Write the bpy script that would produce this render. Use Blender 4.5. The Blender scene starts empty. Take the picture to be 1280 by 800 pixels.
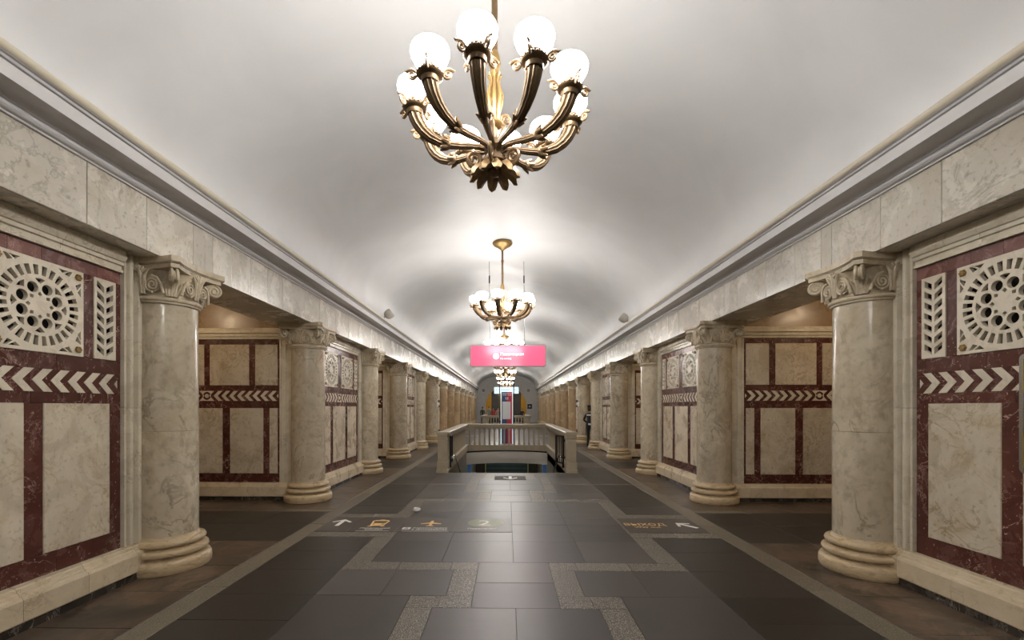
import bpy, bmesh, math, random
from mathutils import Vector, Matrix
random.seed(7)
PI = math.pi
scene = bpy.context.scene
COL = scene.collection

# ------------------------------------------------------------------ camera, world, exposure
cam_d = bpy.data.cameras.new('camera')
cam_d.sensor_width = 36.0
cam_d.lens = 563.07 / 1280 * 36.0
cam_d.shift_x = (640 - 623.68) / 1280
cam_d.shift_y = (510.06 - 400) / 1280
cam_d.clip_start = 0.05
cam = bpy.data.objects.new('camera', cam_d)
cam.location = (-0.0536, 0.0, 1.65)
cam.rotation_euler = (PI / 2, 0, 0.0171)
COL.objects.link(cam)
scene.camera = cam
w = bpy.data.worlds.new('world'); scene.world = w; w.use_nodes = True
w.node_tree.nodes['Background'].inputs[0].default_value = (0.9, 0.92, 1.0, 1)
w.node_tree.nodes['Background'].inputs[1].default_value = 0.02
vs = scene.view_settings
vs.view_transform = 'Standard'; vs.look = 'None'; vs.gamma = 1.0; vs.use_curve_mapping = False
vs.exposure = 0.2
GLOBE_POWER = 54.0
GLOBE_UP = 8.5
WARM_GLOBE_POWER = 40.0

# ------------------------------------------------------------------ layout constants (metres)
S = 3.387            # column spacing
Y0 = 4.68            # first column in view
PX = 3.70            # face of the piers
CX = 3.63            # column axis
P0 = Y0 - S / 2      # first pier centre
FAR = 52.0
BACK = -10.0
SPRING, APEX, HALF = 3.93, 5.47, 3.24

# ------------------------------------------------------------------ materials
M = {}
def new_mat(name):
    m = bpy.data.materials.new(name); m.use_nodes = True
    nt = m.node_tree; b = nt.nodes['Principled BSDF']
    M[name] = m
    return m, nt, b
def plain(name, col, rough=0.5, metal=0.0, emit=None, power=0.0, spec=None, noise=0.0, nscale=20.0):
    m, nt, b = new_mat(name)
    b.inputs['Base Color'].default_value = (*col, 1)
    b.inputs['Roughness'].default_value = rough
    b.inputs['Metallic'].default_value = metal
    if spec is not None: b.inputs['Specular IOR Level'].default_value = spec
    if emit:
        b.inputs['Emission Color'].default_value = (*emit, 1)
        b.inputs['Emission Strength'].default_value = power
    if noise:
        N = nt.nodes; L = nt.links
        g = N.new('ShaderNodeNewGeometry'); t = N.new('ShaderNodeTexNoise')
        t.inputs['Scale'].default_value = nscale; t.inputs['Detail'].default_value = 5
        L.new(g.outputs['Position'], t.inputs['Vector'])
        mx = N.new('ShaderNodeMix'); mx.data_type = 'RGBA'
        mx.inputs[6].default_value = (*[c * (1 - noise) for c in col], 1)
        mx.inputs[7].default_value = (*[min(1, c * (1 + noise)) for c in col], 1)
        L.new(t.outputs['Fac'], mx.inputs[0]); L.new(mx.outputs[2], b.inputs['Base Color'])
    return m
def stone(name, c1, c2, vein=None, scale=3.0, vscale=2.5, vwidth=0.03, vstr=0.8, rough=0.3, stain=None, sscale=1.2,
          slo=0.55, shi=0.75, spots=None, spscale=60.0, splo=0.62, sphi=0.68, bump=0.02, tint=0.12, stretch=(1, 1, 1), rnoise=0.1, dist=0.6):
    m, nt, b = new_mat(name); N = nt.nodes; L = nt.links
    g = N.new('ShaderNodeNewGeometry'); oi = N.new('ShaderNodeObjectInfo')
    mul = N.new('ShaderNodeMath'); mul.operation = 'MULTIPLY'; mul.inputs[1].default_value = 23.0
    L.new(oi.outputs['Random'], mul.inputs[0])
    add = N.new('ShaderNodeVectorMath'); add.operation = 'ADD'
    L.new(g.outputs['Position'], add.inputs[0]); L.new(mul.outputs[0], add.inputs[1])
    mp = N.new('ShaderNodeVectorMath'); mp.operation = 'MULTIPLY'; mp.inputs[1].default_value = stretch
    L.new(add.outputs[0], mp.inputs[0])
    P = mp.outputs[0]
    def noise(sc, det=6, dist=0.0, ro=0.55):
        t = N.new('ShaderNodeTexNoise'); t.inputs['Scale'].default_value = sc
        t.inputs['Detail'].default_value = det; t.inputs['Distortion'].default_value = dist
        t.inputs['Roughness'].default_value = ro
        L.new(P, t.inputs['Vector']); return t.outputs['Fac']
    def rng(src, a, bb, x=0.0, y=1.0):
        r = N.new('ShaderNodeMapRange'); r.inputs[1].default_value = a; r.inputs[2].default_value = bb
        r.inputs[3].default_value = x; r.inputs[4].default_value = y
        L.new(src, r.inputs[0]); return r.outputs[0]
    def mix(fac, a, bb):
        x = N.new('ShaderNodeMix'); x.data_type = 'RGBA'
        L.new(fac, x.inputs[0])
        for k, v in ((6, a), (7, bb)):
            if isinstance(v, tuple): x.inputs[k].default_value = (*v, 1)
            else: L.new(v, x.inputs[k])
        return x.outputs[2]
    n1 = noise(scale, 8, dist, 0.65)
    col = mix(rng(n1, 0.3, 0.7), c1, c2)
    if stain: col = mix(rng(noise(sscale, 7, 1.2, 0.7), slo, shi, 0, 0.85), col, stain)
    if vein:
        v = noise(vscale, 6, 1.6, 0.6)
        sb = N.new('ShaderNodeMath'); sb.operation = 'SUBTRACT'; sb.inputs[1].default_value = 0.5; L.new(v, sb.inputs[0])
        ab = N.new('ShaderNodeMath'); ab.operation = 'ABSOLUTE'; L.new(sb.outputs[0], ab.inputs[0])
        line = rng(ab.outputs[0], 0.0, vwidth, 1.0, 0.0)
        br = rng(noise(vscale * 0.8, 3), 0.42, 0.62, 0, vstr)
        mm = N.new('ShaderNodeMath'); mm.operation = 'MULTIPLY'; L.new(line, mm.inputs[0]); L.new(br, mm.inputs[1])
        col = mix(mm.outputs[0], col, vein)
    if spots: col = mix(rng(noise(spscale, 3), splo, sphi), col, spots)
    hs = N.new('ShaderNodeHueSaturation')
    L.new(rng(oi.outputs['Random'], 0, 1, 1 - tint, 1 + tint), hs.inputs['Value']); L.new(col, hs.inputs['Color'])
    L.new(hs.outputs[0], b.inputs['Base Color'])
    L.new(rng(n1, 0.3, 0.7, max(0.03, rough - rnoise), rough + rnoise), b.inputs['Roughness'])
    if bump:
        bp = N.new('ShaderNodeBump'); bp.inputs['Strength'].default_value = bump * 4; bp.inputs['Distance'].default_value = 0.01
        L.new(noise(scale * 6, 4), bp.inputs['Height']); L.new(bp.outputs[0], b.inputs['Normal'])
    return m

stone('column_marble', (0.445, 0.375, 0.27), (0.64, 0.57, 0.44), vein=(0.2074, 0.1560, 0.0986), scale=1.8, vscale=1.7, vwidth=0.028, vstr=0.75,
      rough=0.2, stain=(0.4026, 0.2820, 0.1508), sscale=1.4, slo=0.52, shi=0.8, tint=0.06, stretch=(1, 1, 0.8), spots=(0.38, 0.315, 0.225), spscale=14, splo=0.5, sphi=0.78, dist=1.6)
stone('warm_lit_marble', (0.37, 0.25, 0.14), (0.51, 0.37, 0.225), vein=(0.18, 0.11, 0.06), scale=1.8, vscale=1.7, vwidth=0.028, vstr=0.75,
      rough=0.22, stain=(0.28, 0.17, 0.08), sscale=1.4, slo=0.52, shi=0.8, tint=0.1, stretch=(1, 1, 0.8))  # far columns' marble, with the warm light of that end mixed into its colour
stone('cream_marble', (0.53, 0.455, 0.345), (0.72, 0.65, 0.52), vein=(0.3175, 0.2063, 0.0900), scale=2.8, vscale=2.4, vwidth=0.03, vstr=0.75,
      rough=0.3, stain=(0.4191, 0.2687, 0.1080), sscale=1.7, slo=0.53, shi=0.78, tint=0.08, spots=(0.4064, 0.3250, 0.2040), spscale=26, splo=0.56, sphi=0.76)
stone('trim_marble', (0.58, 0.515, 0.40), (0.73, 0.67, 0.545), vein=(0.3328, 0.2667, 0.1736), scale=3.0, vscale=3.0, vwidth=0.02, vstr=0.6,
      rough=0.3, stain=(0.4608, 0.3302, 0.1736), sscale=1.6, slo=0.58, shi=0.85, tint=0.06)
stone('plinth_marble', (0.5612, 0.4620, 0.3159), (0.7076, 0.6060, 0.4446), vein=(0.3416, 0.2400, 0.1287), scale=3.0, vscale=3.5, vwidth=0.02, vstr=0.6,
      rough=0.32, stain=(0.4148, 0.2700, 0.1170), sscale=2.5, slo=0.58, shi=0.85, tint=0.06)
stone('grey_marble', (0.5220, 0.4830, 0.4104), (0.6728, 0.6325, 0.5529), vein=(0.3248, 0.2875, 0.2280), scale=2.2, vscale=2.0, vwidth=0.03, vstr=0.65,
      rough=0.25, stain=(0.4872, 0.4025, 0.2850), sscale=1.3, slo=0.55, shi=0.8, tint=0.08, spots=(0.3828, 0.3450, 0.2850), spscale=24, splo=0.57, sphi=0.74)
stone('red_marble', (0.072, 0.0225, 0.0165), (0.122, 0.044, 0.033), vein=(0.70, 0.48, 0.40), scale=4.0, vscale=2.6, vwidth=0.008, vstr=1.0,
      rough=0.25, spots=(0.6000, 0.3780, 0.2970), spscale=40, splo=0.67, sphi=0.71, tint=0.15)
stone('mauve_marble', (0.1495, 0.0650, 0.0550), (0.2470, 0.1225, 0.1050), vein=(0.5850, 0.4125, 0.3625), scale=6.0, vscale=3.2, vwidth=0.008, vstr=0.8,
      rough=0.25, spots=(0.4420, 0.3000, 0.2500), spscale=45, splo=0.68, sphi=0.75, tint=0.25)
stone('brown_marble', (0.19, 0.115, 0.055), (0.30, 0.195, 0.10), vein=(0.12, 0.07, 0.035), scale=2.0, vscale=2.0, vwidth=0.03, rough=0.3, tint=0.1)
stone('dark_marble', (0.025, 0.02, 0.017), (0.06, 0.05, 0.04), vein=(0.5, 0.46, 0.38), scale=3.0, vscale=3.0, vwidth=0.01, rough=0.25, tint=0.2)
stone('inlay_marble', (0.6344, 0.5626, 0.4462), (0.7442, 0.6776, 0.5534), vein=(0.4880, 0.4114, 0.2975), scale=6.0, vscale=5.0, vwidth=0.02, vstr=0.4, rough=0.3, tint=0.06)
stone('capital_marble', (0.5000, 0.4182, 0.2950), (0.6500, 0.5658, 0.4189), scale=8.0, rough=0.4, stain=(0.2750, 0.1845, 0.0944), sscale=7, slo=0.5, shi=0.75, tint=0.04)
stone('base_marble', (0.4800, 0.3599, 0.2070), (0.6480, 0.5251, 0.3450), scale=5.0, rough=0.33, stain=(0.2280, 0.1298, 0.0517), sscale=5, slo=0.5, shi=0.72, tint=0.05, stretch=(1, 1, 3))
stone('black_slab', (0.0188, 0.0157, 0.0126), (0.0248, 0.0210, 0.0175), scale=4.0, rough=0.40, bump=0.0, tint=0.3, stretch=(0.6, 1.6, 1), rnoise=0.02)
stone('grey_slab', (0.0473, 0.0396, 0.0365), (0.0595, 0.0503, 0.0462), scale=4.0, rough=0.37, bump=0.0, tint=0.3, stretch=(0.6, 1.6, 1), rnoise=0.02)
stone('speckled_granite', (0.060, 0.051, 0.040), (0.090, 0.078, 0.061), scale=10.0, rough=0.45, spots=(0.40, 0.36, 0.29), spscale=120, splo=0.55, sphi=0.60,
      bump=0.006, tint=0.1, rnoise=0.03)
stone('border_granite', (0.1020, 0.0861, 0.0609), (0.1500, 0.1274, 0.0920), scale=10.0, rough=0.45, spots=(0.2880, 0.2478, 0.1782), spscale=120, splo=0.56, sphi=0.62,
      bump=0.006, tint=0.1, rnoise=0.03)
stone('brown_slab', (0.030, 0.022, 0.016), (0.155, 0.102, 0.068), vein=(0.22, 0.15, 0.10), scale=1.3, vscale=1.6, vwidth=0.05, vstr=0.6, rough=0.34,
      bump=0.0, tint=0.2, rnoise=0.03, dist=2.2, stain=(0.024, 0.019, 0.016), sscale=1.5, slo=0.46, shi=0.60)
plain('joint', (0.018, 0.015, 0.013), 0.8)
plain('joint_pale', (0.22, 0.19, 0.14), 0.7)
plain('cavity', (0.012, 0.009, 0.007), 0.8)
plain('cornice_paint', (0.62, 0.61, 0.61), 0.35, noise=0.08, nscale=3)
plain('roll_paint', (0.62, 0.56, 0.44), 0.4, noise=0.1, nscale=6)
plain('plaster', (0.62, 0.58, 0.52), 0.6, noise=0.08, nscale=2)
plain('bronze', (0.125, 0.080, 0.040), 0.42, 0.55, noise=0.5, nscale=28)
plain('bronze_light', (0.20, 0.13, 0.068), 0.42, 0.45, noise=0.4, nscale=28)
plain('bronze_leaf_lit', (0.30, 0.195, 0.09), 0.42, 0.45, noise=0.35, nscale=24)  # bronze made paler on the drooping leaves, standing in for light from below
plain('gilt', (0.34, 0.22, 0.085), 0.38, 0.6, noise=0.3, nscale=20)
def globe_mat(name, col, side, up):
    m, nt, b = new_mat(name); N = nt.nodes; L = nt.links       # opal glass; emission dimmed on upward faces to even out light on the vault
    b.inputs['Base Color'].default_value = (.9, .9, .88, 1); b.inputs['Roughness'].default_value = .25
    b.inputs['Emission Color'].default_value = (*col, 1)
    g = N.new('ShaderNodeNewGeometry'); x = N.new('ShaderNodeSeparateXYZ'); L.new(g.outputs['Normal'], x.inputs[0])
    r = N.new('ShaderNodeMapRange'); r.inputs[1].default_value = -.4; r.inputs[2].default_value = 1.0
    r.inputs[3].default_value = side; r.inputs[4].default_value = up
    L.new(x.outputs['Z'], r.inputs[0]); L.new(r.outputs[0], b.inputs['Emission Strength'])
globe_mat('globe_glass', (1.0, 0.965, 0.92), GLOBE_POWER, GLOBE_UP)
plain('stair_fill_glow', (0.95, 0.95, 0.9), 0.3, emit=(0.9, 1.0, 0.95), power=60.0)  # glow of the lamp added to brighten the lower passage
plain('warm_globe', (0.95, 0.9, 0.8), 0.3, emit=(1.0, 0.74, 0.47), power=WARM_GLOBE_POWER)
plain('black_metal', (0.02, 0.02, 0.022), 0.4, 0.6)
plain('steel', (0.55, 0.55, 0.55), 0.25, 1.0)
plain('grey_metal', (0.28, 0.28, 0.28), 0.4, 0.5)
plain('speaker_grey', (0.55, 0.51, 0.45), 0.5)
plain('white_paint', (0.80, 0.79, 0.76), 0.5)
plain('orange_paint', (0.85, 0.54, 0.20), 0.5)
plain('green_film', (0.15, 0.175, 0.085), 0.45)
plain('brown_film', (0.058, 0.046, 0.038), 0.42)
plain('plate_metal', (0.05, 0.04, 0.03), 0.7)
plain('paper', (0.85, 0.84, 0.82), 0.8)
plain('pink_screen', (0.5, 0.04, 0.1), 0.12, emit=(1.0, 0.15, 0.26), power=0.70)
plain('screen_text', (0.9, 0.9, 0.9), 0.2, emit=(1, 0.95, 0.96), power=1.0)
plain('screen_blue', (0.3, 0.4, 0.7), 0.2, emit=(0.45, 0.5, 0.75), power=0.6)
plain('cyan_box', (0.7, 0.85, 0.9), 0.3, emit=(0.58, 0.84, 0.95), power=0.6)
plain('navy', (0.012, 0.025, 0.075), 0.35, emit=(0.03, 0.06, 0.2), power=0.1)
plain('crimson', (0.30, 0.010, 0.025), 0.35, emit=(0.6, 0.02, 0.05), power=0.1)
plain('map_grey', (0.42, 0.42, 0.40), 0.4, emit=(0.5, 0.5, 0.5), power=0.1, noise=0.3, nscale=60)
plain('yellow_wall', (0.72, 0.53, 0.10), 0.55, noise=0.12, nscale=2)
plain('end_marble', (0.62, 0.59, 0.55), 0.4, noise=0.15, nscale=3)
plain('dark_pillar', (0.07, 0.055, 0.038), 0.35, noise=0.3, nscale=3)
plain('teal_panel', (0.09, 0.15, 0.15), 0.25, noise=0.2, nscale=5)
plain('pale_yellow', (0.48, 0.46, 0.22), 0.4)
plain('blue_panel', (0.06, 0.17, 0.40), 0.3, emit=(0.08, 0.22, 0.5), power=0.12)
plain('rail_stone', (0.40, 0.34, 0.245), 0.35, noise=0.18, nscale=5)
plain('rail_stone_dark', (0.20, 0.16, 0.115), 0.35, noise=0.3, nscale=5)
plain('fascia_paint', (0.66, 0.62, 0.56), 0.5, noise=0.06, nscale=3)
plain('uniform', (0.010, 0.011, 0.018), 0.7)
plain('skin', (0.45, 0.27, 0.19), 0.55)
plain('hair', (0.025, 0.017, 0.012), 0.6)
plain('shoe', (0.012, 0.011, 0.011), 0.4)
plain('reflective', (0.75, 0.77, 0.78), 0.3)
plain('cloth_grey', (0.22, 0.25, 0.27), 0.8)
plain('cloth_red', (0.42, 0.05, 0.03), 0.8)
plain('cloth_olive', (0.035, 0.04, 0.03), 0.8)
plain('cloth_pink', (0.36, 0.24, 0.20), 0.8)
plain('cloth_dark', (0.018, 0.018, 0.022), 0.8)
plain('poster_yellow', (0.72, 0.45, 0.05), 0.25)
plain('poster_blue', (0.38, 0.48, 0.62), 0.25)

def vault_mat():
    m, nt, b = new_mat('vault_paint'); N = nt.nodes; L = nt.links
    g = N.new('ShaderNodeNewGeometry')
    def noise(sc, det, dist, st=(1, 1, 1)):
        v = N.new('ShaderNodeVectorMath'); v.operation = 'MULTIPLY'; v.inputs[1].default_value = st
        L.new(g.outputs['Position'], v.inputs[0])
        t = N.new('ShaderNodeTexNoise'); t.inputs['Scale'].default_value = sc; t.inputs['Detail'].default_value = det
        t.inputs['Distortion'].default_value = dist; L.new(v.outputs[0], t.inputs['Vector']); return t.outputs['Fac']
    def rng(s, a, bb, x, y):
        r = N.new('ShaderNodeMapRange'); r.inputs[1].default_value = a; r.inputs[2].default_value = bb
        r.inputs[3].default_value = x; r.inputs[4].default_value = y; L.new(s, r.inputs[0]); return r.outputs[0]
    mx = N.new('ShaderNodeMix'); mx.data_type = 'RGBA'
    mx.inputs[6].default_value = (0.71, 0.712, 0.718, 1); mx.inputs[7].default_value = (0.77, 0.772, 0.778, 1)
    L.new(rng(noise(0.7, 5, 1.0), 0.35, 0.65, 0, 1), mx.inputs[0])
    L.new(mx.outputs[2], b.inputs['Base Color'])
    L.new(rng(noise(0.9, 6, 1.5), 0.3, 0.7, 0.40, 0.54), b.inputs['Roughness'])
    b.inputs['Specular IOR Level'].default_value = 0.55
    bp = N.new('ShaderNodeBump'); bp.inputs['Strength'].default_value = 0.12; bp.inputs['Distance'].default_value = 0.02
    L.new(noise(2.2, 5, 0.8), bp.inputs['Height']); L.new(bp.outputs[0], b.inputs['Normal'])
vault_mat()

# ------------------------------------------------------------------ mesh helpers
class MB:
    def __init__(self, T=None):
        self.v = []; self.f = []; self.m = []; self.T = T; self.mi = 0
    def add(self, vs_, fs):
        o = len(self.v)
        for p in vs_: self.v.append(self.T(*p) if self.T else tuple(p))
        for f in fs: self.f.append([i + o for i in f]); self.m.append(self.mi)
    def box(self, x0, x1, y0, y1, z0, z1):
        self.add([(x0, y0, z0), (x1, y0, z0), (x1, y1, z0), (x0, y1, z0), (x0, y0, z1), (x1, y0, z1), (x1, y1, z1), (x0, y1, z1)],
                 [(0, 3, 2, 1), (4, 5, 6, 7), (0, 1, 5, 4), (1, 2, 6, 5), (2, 3, 7, 6), (3, 0, 4, 7)])
        return self
    def cbox(self, x0, x1, y0, y1, z0, z1, c=0.01):
        """box whose +z face is chamfered"""
        self.add([(x0, y0, z0), (x1, y0, z0), (x1, y1, z0), (x0, y1, z0), (x0, y0, z1 - c), (x1, y0, z1 - c), (x1, y1, z1 - c), (x0, y1, z1 - c),
                  (x0 + c, y0 + c, z1), (x1 - c, y0 + c, z1), (x1 - c, y1 - c, z1), (x0 + c, y1 - c, z1)],
                 [(0, 3, 2, 1), (0, 1, 5, 4), (1, 2, 6, 5), (2, 3, 7, 6), (3, 0, 4, 7), (4, 5, 9, 8), (5, 6, 10, 9), (6, 7, 11, 10), (7, 4, 8, 11), (8, 9, 10, 11)])
        return self
    def fbox(self, a0, a1, nb, nf, z0, z1, c=0.004):
        """panel: a along, n depth (front at nf, smaller = towards the viewer), z up; front edge chamfered"""
        self.add([(a0, nb, z0), (a1, nb, z0), (a1, nb, z1), (a0, nb, z1), (a0, nf + c, z0), (a1, nf + c, z0), (a1, nf + c, z1), (a0, nf + c, z1),
                  (a0 + c, nf, z0 + c), (a1 - c, nf, z0 + c), (a1 - c, nf, z1 - c), (a0 + c, nf, z1 - c)],
                 [(0, 3, 2, 1), (0, 1, 5, 4), (1, 2, 6, 5), (2, 3, 7, 6), (3, 0, 4, 7), (4, 5, 9, 8), (5, 6, 10, 9), (6, 7, 11, 10), (7, 4, 8, 11), (8, 9, 10, 11)])
        return self
    def lathe(self, prof, n=24, cx=0, cy=0, a0=0.0, cap=True):
        o = []
        for r, z in prof:
            for k in range(n):
                t = a0 + 2 * PI * k / n
                o.append((cx + r * math.cos(t), cy + r * math.sin(t), z))
        fs = []
        for i in range(len(prof) - 1):
            for k in range(n):
                fs.append((i * n + k, i * n + (k + 1) % n, (i + 1) * n + (k + 1) % n, (i + 1) * n + k))
        if cap:
            fs.append(tuple(range(n))[::-1]); fs.append(tuple((len(prof) - 1) * n + k for k in range(n)))
        self.add(o, fs); return self
    def tube(self, pts, rad, n=8, lobes=0, amp=0.0, flat=1.0):
        pts = [Vector(p) for p in pts]; R = rad if isinstance(rad, (list, tuple)) else [rad] * len(pts)
        o = []; up = None
        for i, p in enumerate(pts):
            d = (pts[min(i + 1, len(pts) - 1)] - pts[max(i - 1, 0)]).normalized()
            if up is None:
                up = Vector((0, 0, 1)) if abs(d.z) < 0.9 else Vector((1, 0, 0))
            s = d.cross(up).normalized(); up = s.cross(d).normalized()
            for k in range(n):
                t = 2 * PI * k / n
                r = R[i] * (1 + amp * math.cos(lobes * t)) if lobes else R[i]
                q = p + s * (r * math.cos(t)) * flat + up * (r * math.sin(t))
                o.append(tuple(q))
        fs = []
        for i in range(len(pts) - 1):
            for k in range(n):
                fs.append((i * n + k, i * n + (k + 1) % n, (i + 1) * n + (k + 1) % n, (i + 1) * n + k))
        fs.append(tuple(range(n))[::-1]); fs.append(tuple((len(pts) - 1) * n + k for k in range(n)))
        self.add(o, fs); return self
    def prism(self, poly, z0, z1):
        n = len(poly)
        self.add([(x, y, z0) for x, y in poly] + [(x, y, z1) for x, y in poly],
                 [tuple(range(n))[::-1], tuple(range(n, 2 * n))] + [(k, (k + 1) % n, n + (k + 1) % n, n + k) for k in range(n)])
        return self
    def sphere(self, c, r, n=12, m=8, sz=1.0):
        prof = [(max(1e-4, r * math.sin(PI * i / m)), c[2] - r * sz * math.cos(PI * i / m)) for i in range(m + 1)]
        return self.lathe(prof, n, c[0], c[1])
    def mesh(self, name, mats, smooth=None):
        me = bpy.data.meshes.new(name); me.from_pydata(self.v, [], self.f)
        for m in (mats if isinstance(mats, (list, tuple)) else [mats]): me.materials.append(M[m])
        if any(self.m): me.polygons.foreach_set('material_index', self.m)
        bm = bmesh.new(); bm.from_mesh(me); bmesh.ops.recalc_face_normals(bm, faces=bm.faces); bm.to_mesh(me); bm.free()
        if smooth is not None:
            me.shade_smooth(); me.set_sharp_from_angle(angle=math.radians(smooth))
        return me

def obj(name, me, parent=None, loc=(0, 0, 0), rot=(0, 0, 0)):
    o = bpy.data.objects.new(name, me); COL.objects.link(o)
    o.location = loc; o.rotation_euler = rot
    if parent is not None: o.parent = parent
    return o
def tag(o, label, cat, group=None, kind=None):
    o['label'] = label; o['category'] = cat
    if group: o['group'] = group
    if kind: o['kind'] = kind
    return o
def empty(name, loc, label, cat, group=None, kind=None, rz=0.0):
    o = bpy.data.objects.new(name, None); COL.objects.link(o); o.empty_display_size = 0.2
    o.location = loc; o.rotation_euler = (0, 0, rz)
    return tag(o, label, cat, group, kind)
def struct(name, me, label, cat, parent=None):
    return tag(obj(name, me, parent), label, cat, None, 'structure')
def kids(o): return [c for c in bpy.data.objects if c.parent == o]
def from_curve(splines, ext, mats, name, T=None, smooth=None):
    """2-D filled outline with holes, extruded +-ext, mapped by T"""
    cu = bpy.data.curves.new(name, 'CURVE'); cu.dimensions = '2D'; cu.fill_mode = 'BOTH'; cu.extrude = ext
    for pts in splines:
        sp = cu.splines.new('POLY'); sp.points.add(len(pts) - 1); sp.use_cyclic_u = True
        for i, (x, y) in enumerate(pts): sp.points[i].co = (x, y, 0, 1)
    o = bpy.data.objects.new(name, cu); COL.objects.link(o)
    dg = bpy.context.evaluated_depsgraph_get()
    me = bpy.data.meshes.new_from_object(o.evaluated_get(dg)); me.name = name
    bpy.data.objects.remove(o); bpy.data.curves.remove(cu)
    bm = bmesh.new(); bm.from_mesh(me)
    bmesh.ops.remove_doubles(bm, verts=bm.verts, dist=1e-5)
    if T:
        for v in bm.verts: v.co = T(*v.co)
    bmesh.ops.recalc_face_normals(bm, faces=bm.faces); bm.to_mesh(me); bm.free()
    me.materials.clear(); me.materials.append(M[mats])
    for p in me.polygons: p.use_smooth = False; p.material_index = 0
    return me
def text_mesh(body, size, mat, name='lettering', align='CENTER', ext=0.0008, sx=1.0):
    cu = bpy.data.curves.new(name, 'FONT'); cu.body = body; cu.size = size; cu.align_x = align; cu.extrude = ext; cu.resolution_u = 2
    o = bpy.data.objects.new(name, cu); COL.objects.link(o)
    dg = bpy.context.evaluated_depsgraph_get()
    me = bpy.data.meshes.new_from_object(o.evaluated_get(dg)); me.name = name
    bpy.data.objects.remove(o); bpy.data.curves.remove(cu)
    for v in me.vertices: v.co.x *= sx
    me.materials.clear(); me.materials.append(M[mat])
    return me
ORD = ['first', 'second', 'third', 'fourth', 'fifth', 'sixth', 'seventh', 'eighth', 'ninth', 'tenth', 'eleventh', 'twelfth', 'thirteenth', 'fourteenth', 'fifteenth']
SIDE = {-1: 'left', 1: 'right'}

# ------------------------------------------------------------------ floor
SX, SHW = -0.05, 1.56            # stairwell axis and clear half width
ST0, ST1 = 11.45, 17.55
mb = MB()
for x0, x1, y0, y1 in ((-10.6, SX - SHW, BACK, 60), (SX + SHW, 10.6, BACK, 60), (SX - SHW, SX + SHW, BACK, ST0), (SX - SHW, SX + SHW, ST1, 37.1),
                       (SX - SHW, SX + SHW, 43.0, 60)):
    mb.box(x0, x1, y0, y1, -0.30, -0.006)
floor = struct('floor', mb.mesh('floor', 'joint'), 'dark polished stone floor of the hall with granite strips', 'floor')

cells = []   # x0,x1,y0,y1,mat
XC = 0.02
half = []
def H(x0, x1, d0, d1, m): half.append((x0, x1, d0, d1, m))
G, B, K, BR = 'speckled_granite', 'black_slab', 'grey_slab', 'brown_slab'
for r in ((.69, .92, 2.66, 3.36, G), (.37, .65, 2.42, 2.66, G), (.65, .92, 2.42, 2.66, G), (.37, .61, 1.79, 2.42, G), (.37, .65, 1.56, 1.79, G),
          (.65, 1.2, 1.56, 1.79, G), (1.2, 1.77, 1.56, 1.79, G), (1.53, 1.77, 1.1, 1.56, G), (1.53, 1.77, .62, 1.1, G), (1.53, 2.1, .40, .62, G),
          (2.1, 2.65, .40, .62, G), (1.53, 1.77, 0, .40, G),
          (0, .77, 0, .8, K), (.77, 1.53, 0, .4, K), (.77, 1.53, .4, .8, K), (0, .77, .8, 1.56, K), (.77, 1.53, .8, 1.56, K),
          (0, .69, 2.66, 3.387, K), (.69, .92, 3.36, 3.387, G),
          (1.77, 2.65, .62, 1.2, B), (1.77, 2.65, 1.2, 1.8, B), (.61, 1.19, 1.79, 2.42, K), (1.19, 1.77, 1.79, 2.42, K), (1.77, 2.65, 1.8, 2.42, B),
          (.92, 1.77, 2.42, 3.345, K), (1.77, 2.65, 2.42, 2.9, B), (1.77, 2.65, 2.9, 3.345, B), (.92, 2.65, 3.345, 3.387, 'border_granite')):
    H(*r)
for m in range(-1, 8):
    yc = P0 + S + 2 * S * m
    for sx in (-1, 1):
        for x0, x1, d0, d1, mt in half:
            for sd in (-1, 1):
                xa, xb = sorted((XC + sx * x0, XC + sx * x1)); ya, yb = sorted((yc + sd * d0, yc + sd * d1))
                cells.append((xa, xb, ya, yb, mt))
        xa, xb = sorted((XC + sx * 1.77, XC + sx * 2.65))
        cells.append((xa, xb, yc - .40, yc + .40, BR))
        if sx > 0:
            for d0, d1 in ((1.56, 2.12), (2.12, 2.66)):
                for sd in (-1, 1):
                    ya, yb = sorted((yc + sd * d0, yc + sd * d1)); cells.append((XC - .37, XC + .37, ya, yb, K))
        for k in range(6):
            xa, xb = sorted((XC + sx * 2.65, XC + sx * 2.88))
            cells.append((xa, xb, yc - S + k * S / 3, yc - S + (k + 1) * S / 3, 'border_granite'))
        for k in range(6):
            xa, xb = sorted((XC + sx * (2.88 + .76 * k), XC + sx * (2.88 + .76 * (k + 1))))
            cells.append((xa, xb, yc - .82, yc, B)); cells.append((xa, xb, yc, yc + .76, B))
            cells.append((xa, xb, yc + .76, yc + .94, 'brown_slab' if k else 'border_granite'))
            cells.append((xa, xb, yc + .94, yc + 1.70, BR)); cells.append((xa, xb, yc - 1.70, yc - .82, BR))
        for k in range(5):
            xa, xb = sorted((XC + sx * 2.88, XC + sx * 3.64)); l = (2 * S - 3.40) / 5
            cells.append((xa, xb, yc + 1.70 + k * l, yc + 1.70 + (k + 1) * l, BR))
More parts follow.
